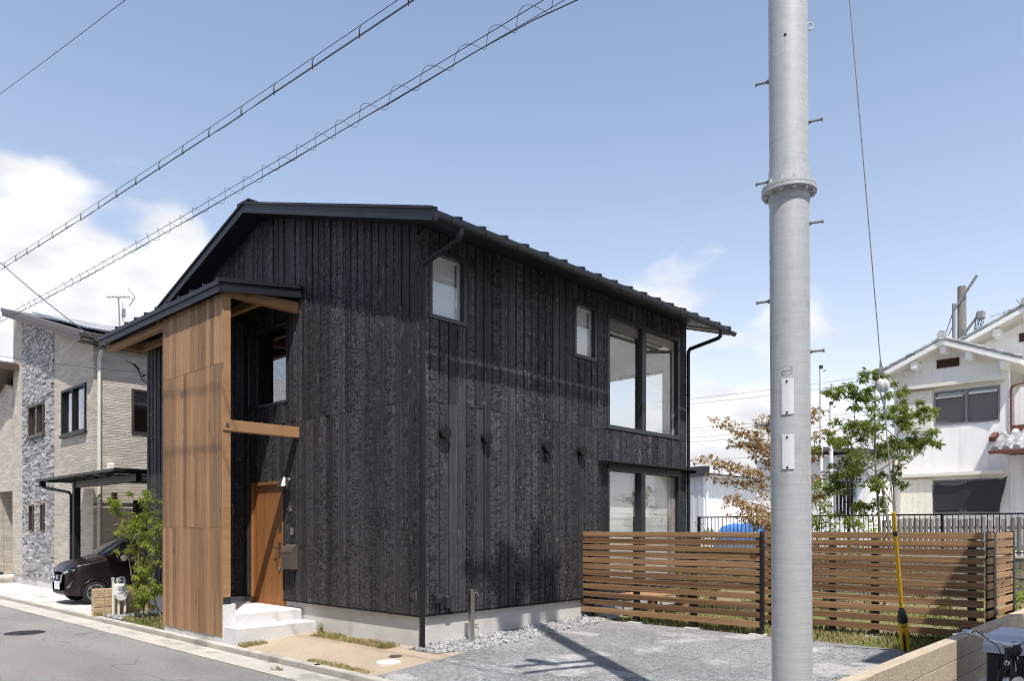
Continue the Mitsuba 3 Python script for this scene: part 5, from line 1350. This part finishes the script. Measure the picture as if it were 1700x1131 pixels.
for s in (1, -1):
    hl = [onbody(s * y_, z_, 0.012) for y_, z_ in ((0.34, 0.72), (0.46, 0.745), (0.56, 0.77), (0.635, 0.80), (0.67, 0.84), (0.60, 0.84), (0.50, 0.80), (0.38, 0.765))]
    c = np.mean(hl, axis=0) + [-0.012, 0, 0]
    vv = np.vstack([hl, [c]])
    ff = np.array([[k, (k + 1) % 8, 8] for k in range(8)])
    put(f'{car}__headlight', M((vv, ff), (vv, ff[:, ::-1]), *[cyl(onbody(s * y_, z_, 0.03) + [0.0, 0, 0], onbody(s * y_, z_, 0.0), 0.026, n=12) for y_, z_ in ((0.44, 0.755), (0.53, 0.785))]), 'lamp_glass')
    fg = [onbody(s * y_, z_, 0.01) for y_, z_ in ((0.50, 0.40), (0.60, 0.42), (0.635, 0.60), (0.56, 0.46))]
    vv = np.vstack([fg, [np.mean(fg, axis=0) + [-0.012, 0, 0]]])
    ff = np.array([[k, (k + 1) % 4, 4] for k in range(4)])
    put(f'{car}__fog_lamp_trim', M((vv, ff), (vv, ff[:, ::-1])), 'chrome')
    mk = put(f'{car}__mirror', M(cbox(CX + 1.10, CX + 1.24, CY - s * 0.90, CY - s * 0.74, CZ + 1.02, CZ + 1.15, 0.04), bar((CX + 1.17, CY - s * 0.76, CZ + 1.04), (CX + 1.17, CY - s * 0.70, CZ + 1.01), 0.06, 0.03)), 'car_roof')
gl1 = [onbody(y_, z_, 0.018) for y_, z_ in ((0.34, 0.73), (0.29, 0.66), (0.24, 0.53), (0.0, 0.515), (-0.24, 0.53), (-0.29, 0.66), (-0.34, 0.73))]
put(f'{car}__grille_trim', tube(gl1, 0.024, 8), 'chrome', True)
gp = [onbody(y_, z_, 0.008) for y_, z_ in ((0.32, 0.71), (0.23, 0.54), (-0.23, 0.54), (-0.32, 0.71))]
vv = np.array(gp)
put(f'{car}__grille', M((vv, np.array([[0, 1, 2], [0, 2, 3]])), (vv, np.array([[0, 2, 1], [0, 3, 2]]))), 'black_plastic')
bc_ = onbody(0, 0.645, 0.03)
put(f'{car}__badge', M(ring(bc_, (1, 0, 0), 0.045, 0.009, 24, 8), box(bc_[0] - 0.008, bc_[0] + 0.004, CY - 0.062, CY + 0.062, bc_[2] - 0.011, bc_[2] + 0.011)), 'chrome', 40)
nc = onbody(0.0, 0.42, 0.02)
put(f'{car}__number_plate', cbox(nc[0] - 0.022, nc[0] - 0.004, CY - 0.18, CY + 0.18, CZ + 0.36, CZ + 0.55, 0.004), 'plate_white')
put(f'{car}__lower_grille', cbox(CX + 0.0, CX + 0.06, CY - 0.44, CY + 0.44, CZ + 0.27, CZ + 0.335, 0.01), 'black_plastic')
put(f'{car}__door_handle', M(*[cbox(CX + x, CX + x + 0.16, CY - 0.765, CY - 0.735, CZ + 0.92, CZ + 0.95, 0.01) for x in (1.78, 2.62)]), 'chrome')
put(f'{car}__door_seam', M(*[tube([(CX + x + (0.12 if k == 0 else 0.0) * (z < 0.5), CY - car_sec(x)[3] - 0.001, CZ + z) for z in np.linspace(0.3, 0.98, 5)], 0.004, 5) for k, x in enumerate((1.02, 1.98))]), 'rubber')

# ------------------------------------------------------------------ white stucco house and other houses behind
WXp = 20.5
wh = thing('white_house', 'old white stucco house with tiled gable roof at the right', 'house')
WF = Frame('X', WXp)
yl_, yr_, yc_ = 0.0, -3.27, -1.60
rwz = lambda y: 7.62 - 0.44 * abs(y - yc_)
u1, u2 = (-3.04, 4.98, -1.22, 6.08), (-3.04, 2.15, -1.20, 3.22)
tb1 = P([(yl_, 1.0), (yr_, 1.0), (yr_, rwz(yr_) - 0.12), (yc_, 7.5), (yl_, rwz(yl_) - 0.12)])
put(f'{wh}__wall', WF.prism(tb1.difference(hole(u1, u2)), -0.2, 0), 'stucco')
put(f'{wh}__wall', M(box(WXp + 0.21, 27, yl_ - 0.2, yl_, 1.0, 6.6), box(WXp, WXp + 6, yl_ + 0.0, yl_ + 0.001, 1, 1.01), box(WXp + 0.7, WXp + 0.9, -9.5, yr_ - 0.02, 1.0, 6.05), box(WXp + 0.55, WXp + 0.60, yr_ + 0.2, yl_ - 0.2, 1.0, 7.0)), 'stucco')
big = P([(-1.6, 1.0), (-9.5, 1.0), (-9.5, 5.8), (-3.4, 8.55), (-1.6, 7.75)])
put(f'{wh}__wall', Frame('X', WXp + 2.6).prism(big, -0.2, 0), 'stucco')


def gable_roof(parent, X0, X1, yc, zc, slope, ya, yb, t=0.16):
    rz = lambda y: zc - slope * abs(y - yc)
    r = put(f'{parent}__roof', M(shed(X0, X1, ya, rz(ya), yc, zc, t), shed(X0, X1, yc, zc, yb, rz(yb), t)), 'cream_paint')
    tl = []
    for y0, y1 in ((yc, ya), (yc, yb)):
        n_ = int(abs(y1 - y0) * math.sqrt(1 + slope ** 2) / 0.25)
        for k in range(n_):
            f0, f1 = k / n_, (k + 1.12) / n_
            p, q = y0 + (y1 - y0) * f0, y0 + (y1 - y0) * f1
            put(f'{r}__tile', M(bar((X0 + 0.11, p, rz(p) + 0.028), (X0 + 0.11, q, rz(q) + 0.052), 0.26, 0.05), tube([(X0 + 0.0, p, rz(p) + 0.045), (X0 + 0.0, q, rz(q) + 0.066)], 0.055, 8)), 'roof_tile')
    put(f'{r}__tile_field', M(shed(X0 + 0.24, X1, ya, rz(ya) + 0.05, yc, zc + 0.05, 0.03), shed(X0 + 0.24, X1, yc, zc + 0.05, yb, rz(yb) + 0.05, 0.03)), 'roof_tile')
    put(f'{r}__ridge', M(tube([(X0 - 0.04, yc, zc + 0.10), (X1, yc, zc + 0.10)], 0.10, 14), cyl((X0 - 0.09, yc, zc + 0.12), (X0 - 0.02, yc, zc + 0.12), 0.14, n=20)), 'roof_tile', 40)
    put(f'{r}__barge_board', M(*[shed(X0 - 0.02, X0 + 0.03, *(a_ for a_ in ((y0, rz(y0) - 0.02, yc, zc - 0.02) if y0 < yc else (yc, zc - 0.02, y0, rz(y0) - 0.02))), 0.15) for y0 in (ya, yb)]), 'white_paint')
    return r


r1 = gable_roof(wh, WXp - 0.62, WXp + 3.0, yc_, 7.62, 0.44, yr_ - 0.42, yl_ + 0.42)
for y in (yc_, -2.30, -3.22, -0.75, 0.12):
    put(f'{wh}__beam_end', cbox(WXp - 0.56, WXp + 0.02, y - 0.085, y + 0.085, rwz(y) - 0.42, rwz(y) - 0.19, 0.008), 'white_paint')
vt = put(f'{wh}__gable_vent', WF.box(-1.93, -1.30, 0.0, 0.02, 6.83, 7.08), 'rust')
put(f'{vt}__louvre', M(*[WF.box(-1.94, -1.29, 0.02, 0.05, 6.83 + 0.06 * k, 6.855 + 0.06 * k) for k in range(5)]), 'rust')
r2 = gable_roof(wh, WXp + 1.9, 30, -3.4, 8.87, 0.46, -9.9, -1.3)
for y in (-3.4, -2.55, -1.75):
    put(f'{wh}__beam_end', cbox(WXp + 2.0, WXp + 2.6, y - 0.10, y + 0.10, 8.87 - 0.46 * abs(y + 3.4) - 0.45, 8.87 - 0.46 * abs(y + 3.4) - 0.2, 0.008), 'white_paint')
put(f'{wh}__gable_vent', Frame('X', WXp + 2.6).box(-3.75, -3.1, 0.0, 0.04, 7.85, 8.13), 'rust')
for q, nm in ((u1, 'upper sliding window with grey screens'), (u2, 'lower window behind a sagging dark net')):
    w = window(wh, WF, q[0], q[2], q[1], q[3], splits=((q[0] + q[2]) / 2,), fw=0.05, proud=0.03, deep=0.12, mull=0.07, fm='alu_grey', gb=-0.05, label=nm, back=(('curtain', 'curtain', q[0], q[2], q[1], q[3], 0.16),))
    if q is u1:
        put(f'{w}__screen', M(WF.sheet(q[0] + 0.05, q[2] - 0.05, -0.03, q[1] + 0.05, q[3] - 0.16)), 'grey_roof')
        put(f'{w}__pole', M(WF.box(q[0] + 0.08, q[0] + 0.84, 0.03, 0.06, q[3] - 0.19, q[3] - 0.15), WF.box(q[0] + 1.0, q[2] - 0.05, 0.03, 0.06, q[3] - 0.23, q[3] - 0.19)), 'white_paint')
    put(f'{w}__hood', M(WF.box(-3.18, -0.12, 0.0, 0.34, q[3] + 0.19, q[3] + 0.215), WF.box(-3.18, -0.12, 0.30, 0.345, q[3] + 0.12, q[3] + 0.225), WF.box(-3.16, -0.14, 0.0, 0.03, q[3] + 0.06, q[3] + 0.18)), 'cream_paint')
    put(f'{w}__shutter_box', M(WF.box(-1.19, -0.24, 0.0, 0.16, q[1] - 0.12, q[3] + 0.05, 0.01), WF.box(-1.19, -0.24, 0.16, 0.17, q[1] - 0.13, q[1] - 0.09)), 'cream_paint')
    for k in range(5):
        put(f'{w}__shutter_panel', WF.box(-1.17 + k * 0.185, -1.17 + k * 0.185 + 0.175, 0.161, 0.168, q[1] - 0.08, q[3] + 0.02), 'cream_paint')
# sagging dark net over the lower window
ga, gz_ = np.meshgrid(np.linspace(0, 1, 30), np.linspace(0, 1, 16))
na = -1.26 + (-3.28 + 1.26) * ga + 0.24 * ga ** 3 * (1 - gz_)
nz = 2.22 + gz_ * (0.86 + 0.18 * ga - 0.10 * np.sin(np.pi * np.minimum(ga / 0.62, 1)) * (ga < 0.62) - 0.12 * np.sin(np.pi * np.clip((ga - 0.62) / 0.38, 0, 1))) + 0.05 * (1 - gz_) * np.sin(5 * ga)
nbp = 0.10 + 0.07 * meshkit.fbm(np.stack([ga * 5, gz_ * 3, ga * 0], -1), 3, 5) + 0.10 * ga
nv = np.stack([WXp - nbp, na, nz], -1).reshape(-1, 3)
ii, jj = np.meshgrid(np.arange(15), np.arange(29), indexing='ij')
q = ii * 30 + jj
put(f'{wh}__net', (nv, np.concatenate([np.stack([q, q + 1, q + 31], -1).reshape(-1, 3), np.stack([q, q + 31, q + 30], -1).reshape(-1, 3)])), 'net', True, label='dark net hanging across the lower window')
put(f'{wh}__downpipe', tube([(WXp + 0.2, yr_ - 0.55, 6.16), (WXp + 0.0, yr_ - 0.20, 6.04), (WXp - 0.05, yr_ - 0.10, 5.98), (WXp - 0.06, yr_ - 0.06, 5.88), (WXp - 0.06, yr_ - 0.06, 4.35)], 0.036, 10), 'brown_metal', True)
lr = put(f'{wh}__lower_roof', shed(WXp - 1.25, WXp + 0.7, -9.0, 3.98, -3.15, 3.98, 0.05), 'brown_metal')
pv = []
for i in range(14):
    for j in range(4):
        y0 = -3.05 - i * 0.27
        x0 = WXp - 1.30 + j * 0.36
        z0 = 4.0 + j * 0.16
        put(f'{lr}__tile', M(tube([(x0, y0 - 0.10, z0), (x0 + 0.40, y0 - 0.10, z0 + 0.16)], 0.10, 12), bar((x0, y0 - 0.24, z0 - 0.02), (x0 + 0.40, y0 - 0.24, z0 + 0.14), 0.14, 0.03)), 'roof_tile', 40)
put(f'{lr}__ridge', M(bar((WXp + 0.30, -2.95, 4.72), (WXp + 0.30, -9, 4.72), 0.25, 0.22), bar((WXp - 0.55, -2.93, 4.36), (WXp + 0.35, -2.93, 4.70), 0.16, 0.14)), 'brown_metal')
put(f'{lr}__gutter', M(cbox(WXp - 1.40, WXp - 1.27, -9.0, -3.0, 3.86, 3.96, 0.02)), 'brown_metal')
put(f'{lr}__downpipe', tube([(WXp - 1.33, -3.95, 3.9), (WXp - 1.30, -3.96, 3.75), (WXp - 0.16, -4.02, 3.45), (WXp - 0.10, -4.02, 3.3), (WXp - 0.10, -4.02, 1.0)], 0.045, 10), 'brown_metal', True)
put(f'{wh}__wall', M(box(WXp, WXp + 0.5, -9.2, yr_ - 0.01, 1.0, 3.9)), 'stucco')

ah = thing('annex_house', 'small low house with a barred window behind the green tree', 'house')
AF = Frame('X', 17.9)
q = (0.30, 2.05, 1.0, 3.2)
put(f'{ah}__wall', M(AF.prism(P([(-0.05, 1.0), (3.6, 1.0), (3.6, 4.0), (-0.05, 4.0)]).difference(hole(q)), -0.2, 0), box(18.1, 20.4, -0.05, 0.1, 1.0, 4.0), box(18.1, 20.4, 3.45, 3.6, 1, 4.0)), 'stucco')
w = window(ah, AF, q[0], q[2], q[1], q[3], fw=0.05, gb=-0.06, fm='corrugated_grey', back=())
put(f'{ah}__wall', box(20.3, 20.4, 0.1, 3.45, 1.0, 4.2), 'room_lining')
put(f'{w}__bar', M(*[AF.box(q[0] + 0.06 + k * 0.115, q[0] + 0.085 + k * 0.115, 0.04, 0.06, q[1], q[3]) for k in range(6)], AF.box(q[0], q[2], 0.042, 0.058, 2.9, 2.93)), 'corrugated_grey')
put(f'{ah}__roof', shed(17.4, 20.4, -0.4, 4.05, 3.9, 4.6, 0.12), 'grey_roof')
wa = thing('warehouse', 'white corrugated metal warehouse behind the garden beside the charred house', 'warehouse')
rib = []
AX, AY = 30.0, 12.36


def corrugated(F, a0, a1, z0, z1, pitch, depth):
    n_ = int((a1 - a0) / pitch)
    v, f = [], []
    for k in range(n_ + 1):
        for fr, b in ((0.0, 0.0), (0.3, 0.0), (0.5, depth), (0.8, depth)):
            a = a0 + (k + fr) * pitch
            v += [F.pt(a, b, z0), F.pt(a, b, z1)]
    v = np.array(v)
    for k in range(len(v) // 2 - 1):
        f += [[2 * k, 2 * k + 2, 2 * k + 3], [2 * k, 2 * k + 3, 2 * k + 1]]
    f = np.array(f)
    return v, (f[:, ::-1] if F.plane == 'X' else f)


put(f'{wa}__wall', corrugated(Frame('Y', AY), AX, AX + 22, 0.9, 4.62, 0.28, 0.05), 'corrugated_white', label='white corrugated long wall')
put(f'{wa}__wall', corrugated(Frame('X', AX), AY, AY + 12, 0.9, 4.55, 0.40, 0.04), 'corrugated_grey', label='pale grey end wall')
put(f'{wa}__wall', box(AX + 0.06, AX + 22, AY + 0.06, AY + 11, 0.9, 4.5), 'corrugated_grey')
put(f'{wa}__roof', M(shed(AX - 0.35, AX + 22.3, AY - 0.55, 4.72, AY + 6, 5.9, 0.1), shed(AX - 0.35, AX + 22.3, AY + 6, 5.9, AY + 12.3, 4.8, 0.1)), 'corrugated_grey')
put(f'{wa}__gutter', M(cbox(AX - 0.4, AX + 22, AY - 0.70, AY - 0.55, 4.60, 4.74, 0.02), cyl((AX + 0.12, AY - 0.14, 0.9), (AX + 0.12, AY - 0.14, 4.62), 0.07, n=12)), 'corrugated_white')
put(f'{wa}__fascia', box(AX - 0.38, AX - 0.33, AY - 0.55, AY + 12.3, 4.45, 5.0), 'dark_frame')
for (x0, y0, w_, d_, h, lab) in ((40, 7.0, 8, 8, 4.2, 'distant house with dark grey roof behind the copper-leaved tree'), (36, 1.8, 6, 7, 4.4, 'distant pale house with grey roof behind the two white masts'), (52, 14, 10, 9, 4.6, 'distant low house with grey roof left of the copper-leaved tree')):
    bh = thing('distant_house', lab, 'house', 'distant houses behind the garden')
    put(f'{bh}__wall', box(x0, x0 + w_, y0, y0 + d_, 0.9, h + 0.001), 'stucco')
    put(f'{bh}__roof', M(shed(x0 - 0.5, x0 + w_ + 0.5, y0 - 0.5, h, y0 + d_ / 2, h + 1.5, 0.14), shed(x0 - 0.5, x0 + w_ + 0.5, y0 + d_ / 2, h + 1.5, y0 + d_ + 0.5, h, 0.14)), 'grey_roof')
    put(f'{bh}__gable_wall', Frame('X', x0).prism(P([(y0, h - 0.2), (y0 + d_, h - 0.2), (y0 + d_, h), (y0 + d_ / 2, h + 1.35), (y0, h)]), -0.1, 0.0), 'stucco')
    window(bh, Frame('X', x0), y0 + 1.0, y0 + 2.6, 2.0, 3.2, splits=(y0 + 1.8,), gm='car_glass', proud=0.03, deep=0.0, gb=0.02)
for (x, y, h, lab) in ((13.35, -0.35, 5.95, 'taller of the two pale grey masts behind the pole'), (13.54, -0.54, 5.0, 'shorter of the two pale grey masts behind the pole')):
    ms = thing('mast', lab, 'mast', 'pale masts in the back garden')
    put(f'{ms}__tube', cyl((x, y, 1.0), (x, y, h - 0.06), 0.052, 0.045, n=16), 'corrugated_white', 40)
    put(f'{ms}__cap', M(cyl((x, y, h - 0.09), (x, y, h), 0.05, n=14), cyl((x, y, h - 0.15), (x + 0.07, y - 0.10, h - 0.13), 0.014, n=8)), 'dark_frame', 40)
up = thing('far_utility_pole', 'distant concrete utility pole with cross arms and cables behind the white house', 'utility pole')
fp = np.array([44.2, 3.33, 0.0])
put(f'{up}__shaft', cyl(fp + [0, 0, 0.9], fp + [0, 0, 16.0], 0.27, 0.23, n=20), 'old_board', 40)
put(f'{up}__cross_arm', M(bar(fp + [-0.3, 0.35, 14.6], fp + [-0.3, -0.85, 16.4], 0.11, 0.13), bar(fp + [-0.3, 0.2, 12.6], fp + [-0.3, -0.95, 14.1], 0.11, 0.13)), 'alu_grey')
put(f'{up}__equipment', cbox(43.7, 44.2, 2.1, 2.5, 13.8, 14.3, 0.08), 'cable_steel')
put(f'{up}__conduit', cyl(fp + [-0.25, 0.36, 12.9], fp + [-0.25, 0.36, 15.0], 0.10, n=10), 'cable_steel')
g = np.random.default_rng(17)
put(f'{up}__cable', M(*[tube(curve(fp + [-0.3, -0.8 - 0.1 * k, 14.1 - 0.1 * k], fp + [-0.3, -0.5 + 0.1 * k, 12.6 + 0.2 * k], 0.3 + 0.1 * k, 8, 0.05, g), 0.025, 5) for k in range(5)], *[tube(curve(fp + [-0.3, 0.4, 14.5 - 0.8 * k], fp + [-0.3, 1.6 + 0.3 * k, 11.5], 0.3, 8), 0.025, 5) for k in range(3)]), 'cable_black')
a2 = thing('rooftop_antenna', 'small television antenna on the tiled roof of the white house', 'antenna', 'rooftop antennas')
antenna(a2, (24.9, -2.35, 8.2), (24.9, -2.35, 9.38), (RTV + [0, 0, 0.35]) / 1.06, 6, 1.0)
put(f'{a2}__second_aerial', M(cyl((24.9, -2.1, 9.08), (24.9, -2.9, 9.0), 0.016, n=6), *[cyl((24.85, -2.2 - 0.15 * k, 9.0), (24.95, -2.2 - 0.15 * k, 9.12), 0.008, n=5) for k in range(4)]), 'cable_steel')
for k, (za, zb) in enumerate(((12.0, 13.5), (11.6, 13.0), (9.66, 12.2), (9.4, 11.6), (8.95, 10.9), (8.6, 10.2), (7.14, 9.3))):
    single('far_wire', tube(curve((46.4, 22.85 + 3, za), (47, -1.0, za + 0.3), 0.3), 0.016, 5), 'cable_steel', f'thin distant electric wire right of the charred house, {("topmost", "second from the top", "third from the top", "fourth from the top", "third from the bottom", "second from the bottom", "lowest")[k]} of seven', 'wire', 'distant electric wires', smooth=True)

# ------------------------------------------------------------------ bicycle and storage box at the lower right
bk = thing('bicycle', 'dark green bicycle with silver brake levers, cut by the lower right corner', 'bicycle')
B0 = np.array([-0.60, -7.02, -0.06])                     # front hub on the ground plan; the bicycle points down the X axis
WR = 0.33


def bp(f_, l_, z_):
    """A point of the bicycle: forward of the front hub, to its left, above the ground."""
    return B0 + np.array([-f_ * 0.993 + l_ * 0.12, -f_ * 0.12 - l_ * 0.993, z_])


ax = np.array([0.12, -0.993, 0.0])
for nm, f_ in (('front', 0.0), ('rear', -1.08)):
    c = bp(f_, 0, WR)
    wk = put(f'{bk}__wheel', ring(c, ax, WR - 0.022, 0.022, 48, 10), 'rubber', True)
    put(f'{wk}__rim', M(ring(c, ax, WR - 0.05, 0.011, 40, 6), cyl(c - ax * 0.04, c + ax * 0.04, 0.02, n=12), *[cyl(c + ax * (0.02 if k % 2 else -0.02), c + (np.array([-0.993, -0.12, 0]) * math.cos(k * math.pi / 12) + np.array([0, 0, 1.0]) * math.sin(k * math.pi / 12)) * (WR - 0.05), 0.0016, n=4) for k in range(24)]), 'chrome', 40)
    arc_ = [c + (np.array([-0.993, -0.12, 0]) * math.cos(t) + np.array([0, 0, 1.0]) * math.sin(t)) * (WR + 0.022) for t in np.linspace(0.15, math.pi - 0.1, 22)]
    rib_ = []
    vv = np.array([p + ax * s * 0.019 - (np.array([0, 0, 1.0]) * (0.012 if abs(s) == 1 else 0.0)) for p in arc_ for s in (-1, -0.5, 0, 0.5, 1)])
    ff = []
    for i in range(21):
        for j in range(4):
            q = [i * 5 + j, i * 5 + j + 1, (i + 1) * 5 + j + 1, (i + 1) * 5 + j]
            ff += [[q[0], q[1], q[2]], [q[0], q[2], q[3]]]
    ff = np.array(ff)
    put(f'{bk}__mudguard', M((vv, ff), (vv - [0, 0, 0.001], ff[:, ::-1])), 'steel', True)
put(f'{bk}__fork', M(*[tube([bp(0, s * 0.05, WR), bp(-0.05, s * 0.05, WR + 0.2), bp(-0.10, s * 0.045, WR + 0.37), bp(-0.115, s * 0.02, WR + 0.40)], 0.011, 8) for s in (-1, 1)], cyl(bp(-0.115, 0, WR + 0.38), bp(-0.17, 0, 0.86), 0.019, n=14)), 'bike_green', True)
put(f'{bk}__frame', M(cyl(bp(-0.13, 0, 0.74), bp(-0.62, 0, 0.32), 0.019, n=12), cyl(bp(-0.62, 0, 0.32), bp(-0.78, 0, 0.75), 0.016, n=12), cyl(bp(-0.14, 0, 0.68), bp(-0.66, 0, 0.42), 0.016, n=12), *[cyl(bp(-0.62, s * 0.03, 0.32), bp(-1.08, s * 0.05, WR), 0.009, n=8) for s in (-1, 1)], *[cyl(bp(-0.76, s * 0.02, 0.72), bp(-1.08, s * 0.05, WR), 0.008, n=8) for s in (-1, 1)]), 'bike_green', 40)
put(f'{bk}__handlebar', tube([bp(-0.36, 0.29, 0.95), bp(-0.24, 0.28, 0.96), bp(-0.15, 0.20, 0.955), bp(-0.14, 0.10, 0.91), bp(-0.15, 0, 0.89), bp(-0.14, -0.10, 0.91), bp(-0.15, -0.20, 0.955), bp(-0.24, -0.28, 0.96), bp(-0.36, -0.29, 0.95)], 0.011, 10), 'chrome', True)
put(f'{bk}__stem', M(cyl(bp(-0.168, 0, 0.85), bp(-0.175, 0, 0.90), 0.014, n=12), cyl(bp(-0.15, -0.03, 0.89), bp(-0.15, 0.03, 0.89), 0.02, n=12)), 'chrome', 40)
for s in (-1, 1):
    put(f'{bk}__grip', cyl(bp(-0.26, s * 0.285, 0.96), bp(-0.38, s * 0.29, 0.95), 0.0165, n=12), 'rubber', 40)
    put(f'{bk}__brake_lever', M(tube([bp(-0.20, s * 0.24, 0.955), bp(-0.20, s * 0.30, 0.94), bp(-0.24, s * 0.345, 0.925), bp(-0.33, s * 0.355, 0.915)], 0.007, 8), cyl(bp(-0.20, s * 0.225, 0.955), bp(-0.20, s * 0.255, 0.955), 0.018, n=12)), 'chrome', 40)
    put(f'{bk}__cable', tube([bp(-0.19, s * 0.23, 0.95), bp(-0.02, s * 0.18, 0.99), bp(0.02, s * 0.05, 0.90), bp(-0.06, 0.0, 0.76)], 0.0032, 6), 'rubber', True)
put(f'{bk}__basket_light', M(cyl(bp(-0.04, 0.075, 0.66), bp(0.05, 0.075, 0.66), 0.034, 0.042, n=18), cyl(bp(0.05, 0.075, 0.66), bp(0.056, 0.075, 0.66), 0.040, n=18)), 'chrome', 40)
put(f'{bk}__reflector', cyl(bp(-0.10, 0, 0.77), bp(-0.088, 0, 0.77), 0.018, n=16), 'plate_white')
put(f'{bk}__bell', M(cyl(bp(-0.13, -0.13, 0.94), bp(-0.13, -0.13, 0.965), 0.024, 0.014, n=16)), 'chrome', 40)
put(f'{bk}__saddle', M(tube([bp(-0.58, 0, 0.765), bp(-0.68, 0, 0.77), bp(-0.78, 0, 0.775), bp(-0.86, 0, 0.78)], [0.018, 0.03, 0.058, 0.05], 14), cyl(bp(-0.78, 0, 0.70), bp(-0.76, 0, 0.765), 0.012, n=10)), 'rubber', True)
sbx = thing('storage_box', 'dark navy storage box with pale blue-grey lid behind the bicycle', 'storage box')
put(f'{sbx}__body', M(cbox(1.05, 2.0, -7.40, -6.57, -0.02, 0.56, 0.02), *[box(1.036, 1.051, -7.35 + 0.085 * k, -7.32 + 0.085 * k, 0.02, 0.52) for k in range(9)]), 'box_navy')
lidp = [(0.0, 0.0), (0.92, 0.0), (0.92, 0.10), (0.78, 0.15), (0.12, 0.15), (0.0, 0.07)]
put(f'{sbx}__lid', fixv(tm(trimesh.creation.extrude_polygon(P(lidp), 0.87).apply_transform(np.array([[1, 0, 0, 1.02], [0, 0, 1, -7.42], [0, 1, 0, 0.555], [0, 0, 0, 1]])))), 'lid_white')

# the neighbouring house beyond the bicycle, outside the frame, whose shade falls on the fence and the block wall
bh = thing('neighbour_house', 'neighbouring house beyond the right edge whose shadow falls on the fence', 'house')
prf = [(-2.6, -0.1), (4.1, -0.1), (4.1, 4.6), (3.15, 5.2), (3.0, 6.5), (0.40, 6.5), (0.40, 4.35), (-2.6, 4.35)]
put(f'{bh}__wall', Frame('Y', -8.42).prism(P(prf), 0, 7), 'stucco')
put(f'{bh}__roof', M(box(0.33, 3.05, -15.5, -8.3, 6.5, 6.6), box(-2.7, 0.395, -15.5, -8.35, 4.35, 4.45), bar((3.16, -11.9, 5.26), (4.2, -11.9, 4.6), 7.1, 0.08)), 'grey_roof')
# unseen houses added behind the camera, blocking low sky light from the gable
for k, (y0, y1, h, lab) in enumerate(((-24.0, -14.0, 6.6, 'unseen house added to block sky light, the one farthest behind the camera'), (-11.0, -1.5, 6.9, 'unseen house added to block sky light directly behind the camera'), (1.0, 11.5, 6.3, 'unseen house added to block sky light, opposite the wooden porch'))):
    oh = thing('sky_blocker_house', lab, 'house', 'added sky-blocking houses across the street')
    put(f'{oh}__wall', box(-18, -9.5, y0, y1, -0.3, h), 'tan_siding' if k != 1 else 'stucco')
    put(f'{oh}__roof', M(shed(-18.6, -9.1, y0 - 0.5, h, (y0 + y1) / 2, h + 1.7, 0.15), shed(-18.6, -9.1, (y0 + y1) / 2, h + 1.7, y1 + 0.5, h, 0.15)), 'grey_roof')
    for z in (0.9, 3.9):
        for a in (y0 + 1.2, y0 + 4.4, y1 - 2.8):
            m_w = [box(-9.499, -9.46, a, a + 1.6, z - 0.05, z), box(-9.499, -9.46, a, a + 1.6, z + 1.2, z + 1.25), box(-9.499, -9.46, a - 0.05, a, z - 0.05, z + 1.25), box(-9.499, -9.46, a + 1.6, a + 1.65, z - 0.05, z + 1.25)]
            w = put(f'{oh}__window', M(*m_w), 'brown_frame')
            put(f'{w}__pane', box(-9.499, -9.48, a, a + 1.6, z, z + 1.2), 'car_glass')
